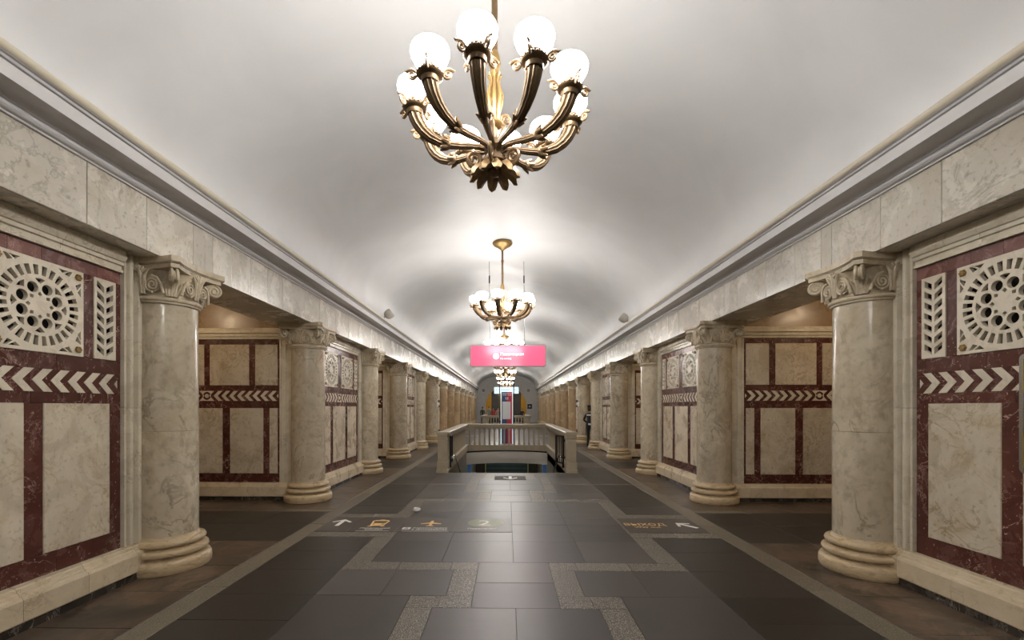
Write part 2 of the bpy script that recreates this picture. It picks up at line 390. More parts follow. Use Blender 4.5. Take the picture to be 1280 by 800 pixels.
def clip(c):
    x0, x1, y0, y1, mt = c
    if y1 < 0.2 or y0 > 51.9: return []
    y0 = max(y0, 0.2); y1 = min(y1, 51.9)
    out = [(x0, x1, y0, y1, mt)]
    for hx0, hx1, hy0, hy1 in ((SX - SHW - .16, SX + SHW + .16, ST0 - .05, ST1 + .1), (SX - SHW - .16, SX + SHW + .16, 36.85, 43.1)):
        nx = []
        for a0, a1, b0, b1, t in out:
            if a1 <= hx0 or a0 >= hx1 or b1 <= hy0 or b0 >= hy1: nx.append((a0, a1, b0, b1, t)); continue
            if b0 < hy0: nx.append((a0, a1, b0, hy0, t))
            if b1 > hy1: nx.append((a0, a1, hy1, b1, t))
            c0, c1 = max(b0, hy0), min(b1, hy1)
            if a0 < hx0: nx.append((a0, hx0, c0, c1, t))
            if a1 > hx1: nx.append((hx1, a1, c0, c1, t))
        out = nx
    return [c for c in out if c[1] - c[0] > 0.02 and c[3] - c[2] > 0.02]
cl = [q for c in cells for q in clip(c)]
def rank(c):
    yy = (c[2] + c[3]) / 2; xx = abs((c[0] + c[1]) / 2)
    vis = 1.0 if (c[3] > 2.9 and xx < 1.15 * yy + .2) else 0.001
    if xx > 3.8 and yy > 9: vis *= 0.2
    return -vis * (c[1] - c[0]) * (c[3] - c[2]) / yy ** 3
cl.sort(key=rank)
names = {G: 'granite_strip', B: 'floor_slab', K: 'floor_slab', BR: 'marble_slab', 'border_granite': 'border_strip'}
rest = MB(); order = [B, K, BR, G, 'border_granite']
gp = 0.0035
for i, (x0, x1, y0, y1, mt) in enumerate(cl):
    if i < 300:
        t = random.uniform(-.0006, .0006); lx, ly = (x1 - x0) / 2 - gp / 2, (y1 - y0) / 2 - gp / 2
        obj(names[mt], MB().cbox(-lx, lx, -ly, ly, -0.02, t, 0.0015).mesh(names[mt], mt), floor, ((x0 + x1) / 2, (y0 + y1) / 2, 0))
    else:
        rest.mi = order.index(mt); rest.cbox(x0 + gp / 2, x1 - gp / 2, y0 + gp / 2, y1 - gp / 2, -0.02, random.uniform(-.0006, .0006), 0.0015)
r = obj('distant_paving', rest.mesh('distant_paving', order), floor); r['kind'] = 'stuff'

# ------------------------------------------------------------------ vault, beams, cornices, shell
mb = MB(); n = 64
pr = [(-HALF * math.cos(PI * k / n), SPRING + (APEX - SPRING) * math.sin(PI * k / n)) for k in range(n + 1)]
pr = pr[:1] + pr + pr[-1:]
pr[0] = (-HALF - .02, SPRING - .02); pr[-1] = (HALF + .02, SPRING - .02)
ys = [BACK + (FAR + .2 - BACK) * k / 40 for k in range(41)]
vv = [(x, y, z) for y in ys for x, z in pr]; q = len(pr)
mb.add(vv, [(i * q + k, i * q + k + 1, (i + 1) * q + k + 1, (i + 1) * q + k) for i in range(40) for k in range(q - 1)])
me = mb.mesh('ceiling', 'vault_paint', 40)
ceil = struct('ceiling', me, 'smooth pale grey barrel vault running the length of the hall', 'ceiling')
# roof over the side passages and the platforms
mb = MB()
for s in (-1, 1): mb.box(*sorted((s * 4.2, s * 10.8)), BACK, 60, 4.35, 4.5)
struct('ceiling', mb.mesh('ceiling', 'plaster'), 'flat plaster ceiling over the side passages', 'ceiling')
mb = MB()
for s in (-1, 1): mb.box(*sorted((s * 10.6, s * 10.8)), BACK, 60, -0.3, 4.4)
struct('wall_track', mb.mesh('wall', 'brown_marble'), 'brown track walls beyond the platforms', 'wall')
mb = MB(); mb.box(-10.8, 10.8, BACK - .2, BACK, -.3, 6.0)
struct('wall_back', mb.mesh('wall', 'grey_marble'), 'plain marble wall closing the hall behind the viewer', 'wall')
for s in (-1, 1):
    mb = MB(); mb.box(*sorted((s * PX, s * 4.2)), BACK, Y0 - S - .1, 0, 3.13)
    struct('wall_' + SIDE[s], mb.mesh('wall', 'cream_marble'), f'plain marble {SIDE[s]} wall beside the viewer', 'wall')
prof = [(3.62, 3.58), (3.432, 3.633), (3.412, 3.633), (3.408, 3.645), (3.428, 3.648), (3.428, 3.652), (3.402, 3.655), (3.388, 3.663), (3.378, 3.677), (3.378, 3.690), (3.388, 3.702), (3.402, 3.708), (3.402, 3.712),
        (3.374, 3.714), (3.366, 3.724), (3.345, 3.738), (3.30, 3.750), (3.225, 3.754), (3.215, 3.737), (3.20, 3.737), (3.20, 3.835), (3.215, 3.838), (3.215, 3.843), (3.192, 3.846), (3.184, 3.860), (3.200, 3.864), (3.200, 3.869),
        (3.176, 3.872), (3.176, 3.88), (3.62, 3.95)]
tn = 1
for s in (-1, 1):
    mb = MB(lambda x, y, z, s=s: (s * x, y, z))
    mb.box(3.462, 4.23, BACK, FAR, 3.13, 3.95)
    beam = struct(f'trim_{tn}', mb.mesh('trim', 'grey_marble'), f'grey marble beam resting on the {SIDE[s]} row of columns', 'beam'); tn += 1
    y = 0.8; rnd = random.Random(3 + s); cut = [0.8]
    cut += [1.9, 2.8] + ([3.57, 4.17, 4.80, 5.12, 5.47] if s < 0 else [3.67, 4.26, 4.89, 5.05, 5.51])
    while cut[-1] < FAR - 1: cut.append(cut[-1] + rnd.choice((.42, .6, .75, .95)))
    cut[-1] = FAR
    for a, b in zip(cut, cut[1:]):
        m_ = MB(lambda a_, n_, z_, s=s: (s * (3.43 + n_), a_, z_)).fbox(a + .0025, b - .0025, .032, random.uniform(-.001, .001), 3.132, 3.632, .003)
        obj('beam_slab', m_.mesh('beam_slab', 'grey_marble'), beam)
    mb = MB(lambda x, z, y, s=s: (s * x, y, z)).prism(prof, BACK, FAR)
    c_ = struct(f'trim_{tn}', mb.mesh('trim', 'cornice_paint', 25), f'moulded grey painted cornice along the {SIDE[s]} edge of the vault', 'cornice'); tn += 1
    obj('roll_moulding', MB().tube([(s * 3.186, BACK, 3.908), (s * 3.186, FAR, 3.908)], .036, 16).mesh('roll_moulding', 'roll_paint', 40), c_)

# ------------------------------------------------------------------ columns
def spiral(c, u, v, r0, r1, turns, n=26, a0=0.0, sgn=1):
    c = Vector(c); u = Vector(u); v = Vector(v)
    return [tuple(c + u * ((r0 + (r1 - r0) * i / n) * math.cos(a0 + sgn * 2 * PI * turns * i / n)) + v * ((r0 + (r1 - r0) * i / n) * math.sin(a0 + sgn * 2 * PI * turns * i / n))) for i in range(n + 1)]
base_me = MB().lathe([(.30, 0), (.392, 0), (.404, .02), (.406, .06), (.402, .10), (.388, .125), (.355, .134), (.328, .142), (.322, .156), (.334, .164), (.370, .172), (.380, .196), (.372, .218), (.344, .230),
                      (.312, .236), (.302, .248), (.312, .257), (.344, .264), (.353, .286), (.346, .306), (.322, .318), (.300, .322), (.294, .334), (.286, .346), (.284, .36)], 48).mesh('base', 'base_marble', 50)
low_me = MB().lathe([(.2, .355), (.2845, .355), (.2845, 1.4085), (.282, 1.411), (.2, 1.411)], 48).mesh('lower_drum', 'column_marble', 35)
low_warm = MB().lathe([(.2, .355), (.2845, .355), (.2845, 1.4085), (.282, 1.411), (.2, 1.411)], 32).mesh('lower_drum', 'warm_lit_marble', 35)
up_warm = MB().lathe([(.2, 1.413), (.282, 1.413), (.2845, 1.4155), (.279, 2.70), (.2, 2.70)], 32).mesh('upper_drum', 'warm_lit_marble', 35)
up_me = MB().lathe([(.2, 1.413), (.282, 1.413), (.2845, 1.4155), (.279, 2.70), (.2, 2.70)], 48).mesh('upper_drum', 'column_marble', 35)
bell = MB().lathe([(.2, 2.695), (.292, 2.695), (.300, 2.705), (.300, 2.715), (.316, 2.722), (.322, 2.737), (.316, 2.752), (.298, 2.758), (.288, 2.77), (.285, 2.88), (.295, 2.96), (.315, 3.02), (.33, 3.05)], 40)
def abacus_poly(h, dip, tr):
    out = []
    for k in range(4):
        a = k * PI / 2; ca, sa = math.cos(a), math.sin(a)
        for i in range(9):
            t = -1 + 2 * i / 8
            x = h - dip * (1 - t * t); y = t * (h - tr)
            out.append((x * ca - y * sa, x * sa + y * ca))
    return out
aba = MB().prism(abacus_poly(.372, .065, .05), 3.02, 3.062).prism(abacus_poly(.385, .065, .05), 3.064, 3.072).prism(abacus_poly(.398, .065, .05), 3.074, 3.13)
vol = MB()
Dg = Vector((1, 1, 0)).normalized(); Nn = Vector((-1, 1, 0)).normalized(); Zv = Vector((0, 0, 1))
cc = Dg * .425 + Zv * 2.945
for off in (-.022, .022):
    vol.tube(spiral(cc + Nn * off, Dg, Zv, .072, .012, 1.9, 30, PI / 2, -1), [.015] * 31, 6)
ring = [tuple(cc + Dg * (.062 * math.cos(2 * PI * k / 16)) + Zv * (.062 * math.sin(2 * PI * k / 16))) for k in range(16)]
vol.add([tuple(Vector(p) + Nn * .024) for p in ring] + [tuple(Vector(p) - Nn * .024) for p in ring],
        [tuple(range(16)), tuple(range(16, 32))] + [(k, (k + 1) % 16, 16 + (k + 1) % 16, 16 + k) for k in range(16)])
for off in (-.02, .02):
    vol.tube([tuple(Dg * r_ + Nn * off + Zv * z_) for r_, z_ in ((.30, 2.78), (.315, 2.87), (.335, 2.94), (.37, 2.99), (.425, 3.017))], [.03, .028, .024, .02, .015], 6)
leaf = MB()
for w_, z0_, z1_, rr, cu_ in ((.10, 2.765, 2.89, .30, .07), (.065, 2.765, 2.93, .305, .05)):
    for sgn in (-1, 0, 1):
        leaf.tube([tuple(Dg * (rr + cu_ * t * t) + Nn * (sgn * w_ * (.35 + .4 * t)) + Zv * (z0_ + (z1_ - z0_) * t)) for t in (0, .3, .6, .85, 1)], [.022, .026, .022, .016, .008], 6)
scr = MB()
for sgn in (-1, 1):
    c3 = Vector((.318, sgn * .098, 2.862))
    scr.tube(spiral(c3, (0, sgn, 0), (0, 0, 1), .070, .010, 2.1, 34, -PI / 2, -1), [.0125] * 35, 6)
    scr.add([tuple(c3 + Vector((-.012, .068 * math.cos(2 * PI * k / 16), .068 * math.sin(2 * PI * k / 16)))) for k in range(16)] +
            [tuple(c3 + Vector((-.05, .068 * math.cos(2 * PI * k / 16), .068 * math.sin(2 * PI * k / 16)))) for k in range(16)],
            [tuple(range(16)), tuple(range(16, 32))] + [(k, (k + 1) % 16, 16 + (k + 1) % 16, 16 + k) for k in range(16)])
    scr.tube([(.305, sgn * .20, 2.78), (.315, sgn * .185, 2.86), (.325, sgn * .15, 2.93), (.33, sgn * .10, 2.95)], [.014, .014, .014, .012], 6)
    scr.tube([(.315, sgn * .02, 2.775), (.325, sgn * .025, 2.86), (.34, sgn * .04, 2.95), (.35, sgn * .085, 3.005)], [.010, .014, .016, .006], 6)
flo = MB()
flo.tube([(.318, 0, 2.78), (.33, 0, 2.88), (.345, 0, 2.98), (.36, 0, 3.03)], [.010, .015, .02, .008], 6)
for a in (-.9, -.45, 0, .45, .9):
    flo.tube([(.33, 0, 2.965), (.348, math.sin(a) * .05, 2.965 + math.cos(a) * .045), (.352, math.sin(a) * .085, 2.965 + math.cos(a) * .075)], [.008, .017, .004], 6)
cap_parts = [('abacus', aba.mesh('abacus', 'capital_marble'), [0])]
vol_me = vol.mesh('volute', 'capital_marble', 40); leaf_me = leaf.mesh('acanthus_leaf', 'capital_marble', 40)
scr_me = scr.mesh('scroll_pair', 'capital_marble', 40); flo_me = flo.mesh('palmette', 'capital_marble', 40)
Q4 = [0, PI / 2, PI, 3 * PI / 2]
cap_parts += [('volute', vol_me, Q4), ('acanthus_leaf', leaf_me, Q4), ('scroll_pair', scr_me, Q4), ('palmette', flo_me, Q4)]
bell_me = bell.mesh('capital', 'capital_marble', 35)
far_cap = MB().lathe([(.2, 2.695), (.30, 2.695), (.322, 2.737), (.29, 2.765), (.30, 2.88), (.35, 2.96), (.40, 3.02)], 20).prism(abacus_poly(.395, .06, .05), 3.02, 3.13)
for k in range(4):
    a = PI / 4 + k * PI / 2; far_cap.sphere((.42 * math.cos(a), .42 * math.sin(a), 2.95), .07, 8, 6)
far_cap_me = far_cap.mesh('capital', 'capital_marble', 40)
for s in (-1, 1):
    for k in range(0, 14):
        y = Y0 + S * k
        place = f'{ORD[k]} from the front in the {SIDE[s]} row'
        look = ['with scrolled capital', 'with pale shaft', 'with scrolled capital', 'with veined shaft'][k] if k < 4 else 'receding'
        t = empty('column', (s * CX, y, 0), f'round marble column {look}, {place}', 'column', 'marble columns along the hall', 'thing')
        obj('base', base_me, t); obj('lower_drum', low_warm if k > 5 else low_me, t); obj('upper_drum', up_warm if k > 5 else up_me, t, rot=(0, 0, k * 1.3))
        if k < 6:
            c_ = obj('capital', bell_me, t)
            for nm, me, rots in cap_parts:
                for rz in rots: obj(nm, me, c_, rot=(0, 0, rz))
        else:
            obj('capital', far_cap_me, t)

# ------------------------------------------------------------------ piers
def circ(cx, cy, r, n=16, a0=0.0): return [(cx + r * math.cos(a0 + 2 * PI * k / n), cy + r * math.sin(a0 + 2 * PI * k / n)) for k in range(n)]
def rosette_splines():
    sp = [[(-.36, -.36), (.36, -.36), (.36, .36), (-.36, .36)]]
    NS = 28
    for k in range(NS):
        a = 2 * PI * (k + .5) / NS; w1 = .56 * PI / NS; w0 = .56 * PI / NS
        sp.append([(r_ * math.cos(a + d), r_ * math.sin(a + d)) for r_, d in ((.238, -w0), (.313, -w1), (.313, w1), (.238, w0))])
    for k in range(8):
        a = PI / 8 + k * PI / 4
        sp.append(circ(.143 * math.cos(a), .143 * math.sin(a), .042, 16))
        b = k * PI / 4
        sp.append([(r_ * math.cos(b + d), r_ * math.sin(b + d)) for r_, d in ((.166, 0), (.208, -.19), (.213, 0), (.208, .19))])
        sp.append([(r_ * math.cos(b + d), r_ * math.sin(b + d)) for r_, d in ((.070, 0), (.088, -.20), (.108, 0), (.088, .20))])
    for sx in (-1, 1):
        for sy in (-1, 1):
            for tri in (((.335, .145), (.335, .225), (.306, .178)), ((.335, .238), (.335, .262), (.288, .232), (.303, .195))):
                sp.append([(sx * x, sy * y) for x, y in tri]); sp.append([(sx * y, sy * x) for x, y in tri])
    return sp
def chevron_grille_splines():
    sp = [[(-.11, -.36), (.11, -.36), (.11, .36), (-.11, .36)]]
    for k in range(7):
        z = -.335 + k * .094
        for sx in (-1, 1):
            top = min(z + .105, .338); 
            sp.append([(sx * .012, z + .005), (sx * .082, z + .052), (sx * .082, min(z + .108, .338)), (sx * .012, z + .062)])
    return sp
def make_pier_proto(s):
    out = []     # (name, mesh)
    hall = lambda a, n_, z: (s * n_, a, z)                 # local origin: pier face centre on the floor
    end = lambda a, n_, z: (s * a, -S / 2 + n_, z)
    def piece(name, mb, mat, sm=None): out.append((name, mb.mesh(name, mat, sm)))
    # solid core
    piece('core', MB(hall).box(-1.55, 1.55, .14, 3.42, 0, 3.13), 'cavity')
    piece('upper_wall', MB(hall).box(-1.62, 1.62, .53, 3.42, 3.08, 4.345), 'brown_marble')
    piece('end_slab', MB(hall).box(1.55, 1.69, .05, 3.42, .0, 3.13), 'cream_marble')
    def red_row(T, z0, z1, amin, amax, cells_, step=.55, mat='red_marble'):
        edges = [amin] + [e for c in cells_ for e in c] + [amax]
        for a, b in zip(edges[0::2], edges[1::2]):
            if b - a < .004: continue
            nn = max(1, round((b - a) / step))
            for i in range(nn):
                piece('red_slab', MB(T).fbox(a + (b - a) * i / nn + .0006, a + (b - a) * (i + 1) / nn - .0006, .14, random.uniform(0, .0015), z0 + .0006, z1 - .0006, .0015), mat)
    def chevrons(T, a_start, a_end, z0, z1, sgn):
        h_ = (z1 - z0) / 2; zc = (z0 + z1) / 2; p = .142; wd = .072; tip = .085
        a = a_start
        piece('chevron', MB(lambda x, z, n_: T(x, n_, z)).prism([(a - sgn * .03, zc - h_ * .42), (a - sgn * .03 + sgn * .03, zc), (a - sgn * .03, zc + h_ * .42)], -.004, .01), 'inlay_marble')
        while (a_end - a) * sgn > p * .9:
            pts = [(a, z0), (a + sgn * wd, z0), (a + sgn * (wd + tip), zc), (a + sgn * wd, z1), (a, z1), (a + sgn * tip, zc)]
            piece('chevron', MB(lambda x, z, n_: T(x, n_, z)).prism(pts, -.004, .01), 'inlay_marble')
            a += sgn * p
        return a
    def ring_motif(T, a, z0, z1, gap):
        zc = (z0 + z1) / 2; h_ = (z1 - z0) / 2
        T2 = lambda x, y, n_: T(x, n_, y)
        outer = [(a - gap, z0), (a + gap, z0), (a + gap - .085, zc), (a + gap, z1), (a - gap, z1), (a - gap + .085, zc)]
        me_ = from_curve([outer, circ(a, zc, h_ * .82, 24)], .007, 'inlay_marble', 'ring_inlay', T2); out.append(('ring_inlay', me_))
        piece('disc_inlay', MB(lambda x, z, n_: T(x, n_, z)).prism(circ(a, zc, h_ * .42, 20), -.004, .01), 'inlay_marble')
    # ---- hall face
    lo = [(-1.09, -.495), (-.355, .355), (.495, 1.09)]
    gr = [(-1.145, -.925), (-.825, -.105), (.105, .825), (.925, 1.145)]
    A = 1.205
    red_row(hall, .33, .50, -A, A, []); red_row(hall, .50, 1.69, -A, A, lo, 5); red_row(hall, 1.69, 1.78, -A, A, [], .4)
    red_row(hall, 1.78, 1.96, -A, A, [], .8); red_row(hall, 1.96, 2.09, -A, A, [], .6); red_row(hall, 2.09, 2.81, -A, A, gr, 5)
    red_row(hall, 2.81, 2.92, -A, A, [], .235, 'mauve_marble')
    for a0, a1 in lo: piece('cream_panel', MB(hall).fbox(a0 + .001, a1 - .001, .14, -.004, .501, 1.689, .005), 'cream_marble')
    for a0, a1 in gr:
        ac = (a0 + a1) / 2
        T2 = lambda x, y, n_, ac=ac: hall(ac + x, .008 + n_, 2.45 + y)
        wide = a1 - a0 > .5
        me_ = from_curve(rosette_splines() if wide else chevron_grille_splines(), .017, 'inlay_marble', 'rosette_grille' if wide else 'chevron_grille', T2)
        out.append(('rosette_grille' if wide else 'chevron_grille', me_))
        if wide:
            for qx in (-1, 1):
                for qy in (-1, 1):
                    b_ = MB(lambda x, y, z, ac=ac: hall(ac + x, -.012 + z, 2.45 + y))
                    b_.sphere((qx * .305, qy * .305, 0), .024, 10, 6, .6)
                    for k in range(6): b_.sphere((qx * .305 + .018 * math.cos(k * PI / 3), qy * .305 + .018 * math.sin(k * PI / 3), -.008), .012, 6, 4)
                    piece('gilt_boss', b_, 'gilt', 40)
    e1 = chevrons(hall, 1.135, .15, 1.78, 1.96, -1); chevrons(hall, -1.135, -.15, 1.78, 1.96, 1); ring_motif(hall, 0, 1.78, 1.96, abs(e1) - .005)
    fp = [(1.207, .14), (1.207, -.035), (1.230, -.035), (1.236, -.005), (1.244, .004), (1.276, .004), (1.284, -.025), (1.292, -.035), (1.310, -.035), (1.318, -.004), (1.350, -.004), (1.358, -.045), (1.374, -.045), (1.378, -.032), (1.50, -.032), (1.50, .14)]
    for sg in (-1, 1):
        zj = [.332, 1.01, 1.65, 2.30, 3.128]
        for z0, z1 in zip(zj, zj[1:]):
            piece('frame_moulding', MB(lambda a, n_, z: hall(sg * a, n_, z)).prism(fp, z0 + .0015, z1 - .0015), 'trim_marble')
    tp = [(2.922, .14), (2.922, -.03), (2.945, -.03), (2.951, -.014), (2.985, -.014), (2.99, -.035), (3.02, -.035), (3.025, -.05), (3.06, -.07), (3.075, -.07), (3.08, -.055), (3.128, -.055), (3.128, .14)]
    for a0, a1 in ((-1.204, -.62), (-.62, 0), (0, .62), (.62, 1.204)):
        piece('frame_moulding', MB(lambda z, n_, a: hall(a, n_, z)).prism(tp, a0 + .0015, a1 - .0015), 'trim_marble')
    pp = [(.14, .07), (-.095, .07), (-.10, .08), (-.10, .235), (-.092, .255), (-.07, .262), (-.065, .28), (-.052, .285), (-.046, .31), (-.034, .318), (-.034, .331), (.14, .331)]
    for a0, a1 in ((-1.50, -1.30), (-1.30, -.78), (-.78, -.26), (-.26, .26), (.26, .78), (.78, 1.30), (1.30, 1.50)):
        piece('plinth_block', MB(lambda n_, z, a: hall(a, n_, z)).prism(pp, a0 + .0015, a1 - .0015), 'plinth_marble')
    for a0, a1 in ((-1.5, -.9), (-.9, -.1), (-.1, .55), (.55, 1.5)):
        piece('skirting_slab', MB(hall).box(a0 + .001, a1 - .001, -.085, .14, 0, .069), 'dark_marble')
    # ---- end face towards the viewer
    lo = [(.49, .64), (.75, 1.36), (1.495, 2.065), (2.20, 2.81), (2.92, 3.07)]; hi = [(.49, .90), (1.01, 1.73), (1.83, 2.55), (2.66, 3.07)]
    a_, b_ = .44, 3.12
    red_row(end, .31, .47, a_, b_, [], .7); red_row(end, .47, 1.65, a_, b_, lo, 5); red_row(end, 1.65, 1.78, a_, b_, [], .7); red_row(end, 1.78, 1.96, a_, b_, [], .9)
    red_row(end, 1.96, 2.06, a_, b_, [], .7); red_row(end, 2.06, 2.80, a_, b_, hi, 5); red_row(end, 2.80, 2.89, a_, b_, [], .5)
    for a0, a1 in lo: piece('cream_panel', MB(end).fbox(a0 + .001, a1 - .001, .14, -.004, .471, 1.649, .005), 'cream_marble')
    for a0, a1 in hi: piece('cream_panel', MB(end).fbox(a0 + .001, a1 - .001, .14, -.004, 2.061, 2.799, .005), 'cream_marble')
    e1 = chevrons(end, .505, 1.63, 1.78, 1.96, 1); chevrons(end, 3.055, 1.93, 1.78, 1.96, -1); ring_motif(end, 1.78, 1.78, 1.96, 1.78 - e1 - .005)
    fe = [(.442, .14), (.442, -.028), (.42, -.028), (.414, -.012), (.37, -.012), (.364, -.03), (.33, -.03), (.324, -.012), (.20, -.012), (.20, .14)]
    for z0, z1 in ((.31, 1.10), (1.10, 1.95), (1.95, 2.89)):
        piece('frame_moulding', MB(lambda a, n_, z: end(a, n_, z)).prism(fe, z0 + .0015, z1 - .0015), 'trim_marble')
        piece('frame_moulding', MB(lambda a, n_, z: end(3.56 - a, n_, z)).prism(fe, z0 + .0015, z1 - .0015), 'trim_marble')
    te = [(2.892, .14), (2.892, -.02), (2.93, -.02), (2.94, -.035), (2.985, -.035), (3.0, -.06), (3.04, -.06), (3.05, -.03), (3.095, -.02), (3.095, .14)]
    for a0, a1 in ((.20, .9), (.9, 1.5), (1.5, 2.1), (2.1, 2.7), (2.7, 3.36)):
        piece('frame_moulding', MB(lambda z, n_, a: end(a, n_, z)).prism(te, a0 + .0015, a1 - .0015), 'trim_marble')
    for a0, a1 in ((.15, .52), (.52, 1.0), (1.0, 1.62), (1.62, 2.25), (2.25, 2.9), (2.9, 3.42)):
        piece('plinth_block', MB(lambda n_, z, a: end(a, n_, z)).prism([(x, min(z, .309)) for x, z in pp], a0 + .0015, a1 - .0015), 'plinth_marble')
        piece('skirting_slab', MB(end).box(a0 + .001, a1 - .001, -.085, .14, 0, .069), 'dark_marble')
    return out
def make_far_pier(s):
    out = []
    hall = lambda a, n_, z: (s * n_, a, z)
    end = lambda a, n_, z: (s * a, -S / 2 + n_, z)
    def piece(name, mb, mat): out.append((name, mb.mesh(name, mat)))
    piece('core', MB(hall).box(-1.55, 1.69, .03, 3.42, 0, 3.13), 'trim_marble')
    piece('upper_wall', MB(hall).box(-1.62, 1.62, .53, 3.42, 3.08, 4.345), 'brown_marble')
    piece('red_slab', MB(hall).box(-1.205, 1.205, 0, .04, .33, 2.92), 'red_marble')
    piece('red_slab', MB(end).box(.44, 3.12, 0, .15, .31, 2.89), 'red_marble')
    for a0, a1 in ((-1.09, -.495), (-.355, .355), (.495, 1.09)): piece('cream_panel', MB(hall).fbox(a0, a1, .03, -.006, .5, 1.69, .004), 'cream_marble')
    for a0, a1 in ((-1.145, -.925), (-.825, -.105), (.105, .825), (.925, 1.145)): piece('grille', MB(hall).fbox(a0, a1, .03, -.006, 2.09, 2.81, .004), 'inlay_marble')
    piece('chevron_band', MB(hall).fbox(-1.13, 1.13, .03, -.006, 1.80, 1.94, .004), 'inlay_marble')
    for a0, a1 in ((.49, .64), (.75, 1.36), (1.495, 2.065), (2.20, 2.81)): piece('cream_panel', MB(end).fbox(a0, a1, .15, -.006, .47, 1.65, .004), 'cream_marble')
    for a0, a1 in ((.49, .90), (1.01, 1.73), (1.83, 2.55)): piece('cream_panel', MB(end).fbox(a0, a1, .15, -.006, 2.06, 2.80, .004), 'cream_marble')
    piece('plinth', MB(hall).box(-1.6, 1.6, -.10, .05, 0, .30), 'plinth_marble')
    piece('plinth', MB(end).box(.1, 3.42, -.10, .15, 0, .30), 'plinth_marble')
    return out
for s in (-1, 1):
    full = make_pier_proto(s); far_p = make_far_pier(s)
    for j in range(8):
        yc = P0 + 2 * S * j
        if yc + 1.69 > FAR: continue
        det = ['with rosette grilles at the edge of view', 'with panelled end facing the passage', 'half hidden between its columns'][j] if j < 3 else 'glimpsed between distant columns'
        t = empty('marble_pier', (s * PX, yc, 0), f'red and cream pier {det}, {ORD[j]} on the {SIDE[s]}', 'pier', 'panelled marble piers')
        for nm, me in (full if j < 3 else far_p): obj(nm, me, t)

# ------------------------------------------------------------------ chandeliers
CB = 3.42
T0 = lambda x, y, z: (x, y, z - CB)
rr_, NF = .625, 10
arm = MB(T0)
path = [(.045, 3.64), (.05, 3.68), (.075, 3.715), (.12, 3.728), (.19, 3.728), (.27, 3.722), (.35, 3.724), (.43, 3.738), (.50, 3.768), (.555, 3.812), (.595, 3.865), (.615, 3.91), (.623, 3.94)]
rads = [.016, .018, .019, .020, .022, .024, .027, .032, .037, .042, .047, .051, .053]
arm.tube([(r_, 0, z) for r_, z in path], rads, 24, 12, .10)
arm_me = arm.mesh('arm', 'bronze', 60)
col_m = MB(T0)
for i in (6,):
    p, q_ = Vector((path[i][0], 0, path[i][1])), Vector((path[i + 1][0], 0, path[i + 1][1])); d = (q_ - p).normalized()
    col_m.tube([tuple(p), tuple(p + d * .012), tuple(p + d * .024), tuple(p + d * .036)], [.030, .040, .040, .034], 16)
    for k in range(6):
        a = k * PI / 3; s_ = Vector((0, 1, 0)); u_ = d.cross(s_)
        o_ = s_ * math.cos(a) + u_ * math.sin(a)
        col_m.tube([tuple(p + o_ * .03 + d * .02), tuple(p + o_ * .045 + d * .06), tuple(p + o_ * .058 + d * .075)], [.014, .012, .004], 6)
collar_me = col_m.mesh('leaf_collar', 'bronze_light', 50)
cup = MB(T0).lathe([(.02, 3.935), (.060, 3.935), (.064, 3.950), (.064, 3.967), (.082, 3.975), (.094, 3.983), (.096, 3.993), (.088, 3.999), (.062, 4.001), (.060, 4.020), (.066, 4.027), (.066, 4.040), (.05, 4.045)], 28, rr_)
for k in range(20):
    a = 2 * PI * k / 20; cup.sphere((rr_ + .093 * math.cos(a), .093 * math.sin(a), 3.995), .009, 6, 4)
cup_me = cup.mesh('cup', 'bronze', 50)
sc_ = MB(T0)
for k in range(1):
    u = Vector((1, 0, 0)); c0 = Vector((0, 0, 0))
    cc2 = c0 + u * .125 + Vector((0, 0, 3.988))
    sc_.tube(spiral(cc2, u, (0, 0, 1), .030, .008, 1.5, 16, PI, 1), [.0085] * 17, 6)
    sc_.tube([tuple(c0 + u * r_ + Vector((0, 0, z))) for r_, z in ((.085, 3.990), (.098, 4.013), (.125, 4.027), (.150, 4.023), (.168, 4.013), (.178, 4.021))], [.009, .011, .012, .011, .009, .003], 6)
scroll_me = sc_.mesh('leaf_scroll', 'bronze_light', 50)
gl = MB(T0).lathe([(.045, 4.030), (.064, 4.036), (.086, 4.054), (.108, 4.078), (.126, 4.106), (.136, 4.134), (.137, 4.158), (.129, 4.180), (.108, 4.199), (.076, 4.211), (.038, 4.217), (.014, 4.219), (.012, 4.226), (.004, 4.229)], 28, rr_)
globe_me = gl.mesh('globe', 'globe_glass', 60)
T1 = lambda x, y, z: (x, y, z - CB + .045)
hub = MB(T1)
hub.lathe([(.01, 3.455), (.03, 3.46), (.048, 3.475), (.055, 3.495), (.048, 3.52), (.07, 3.545), (.095, 3.565), (.095, 3.585), (.07, 3.60), (.06, 3.64), (.075, 3.66), (.085, 3.68), (.06, 3.70), (.032, 3.72), (.022, 3.80), (.026, 3.86), (.02, 3.92)], 24)
hub_me = hub.mesh('hub', 'bronze', 50)
lf = MB(T1)
lf.tube([(.05, 0, 3.53), (.10, 0, 3.515), (.145, 0, 3.49), (.175, 0, 3.46), (.185, 0, 3.436), (.205, 0, 3.430)], [.020, .030, .030, .025, .018, .005], 8, 4, .18, 1.3)
leafd_me = lf.mesh('drooping_leaf', 'bronze_leaf_lit', 60)
sv = MB(T1)
sv.tube(spiral((.165, 0, 3.575), (1, 0, 0), (0, 0, 1), .062, .010, 1.7, 24, PI, -1), [.014] * 25, 6)
sv.tube([(.07, 0, 3.56), (.10, 0, 3.52), (.15, 0, 3.505), (.20, 0, 3.53), (.225, 0, 3.575)], [.016, .016, .016, .013, .009], 6)
hs_me = sv.mesh('hub_scroll', 'bronze_light', 50)
vase = MB(T0)
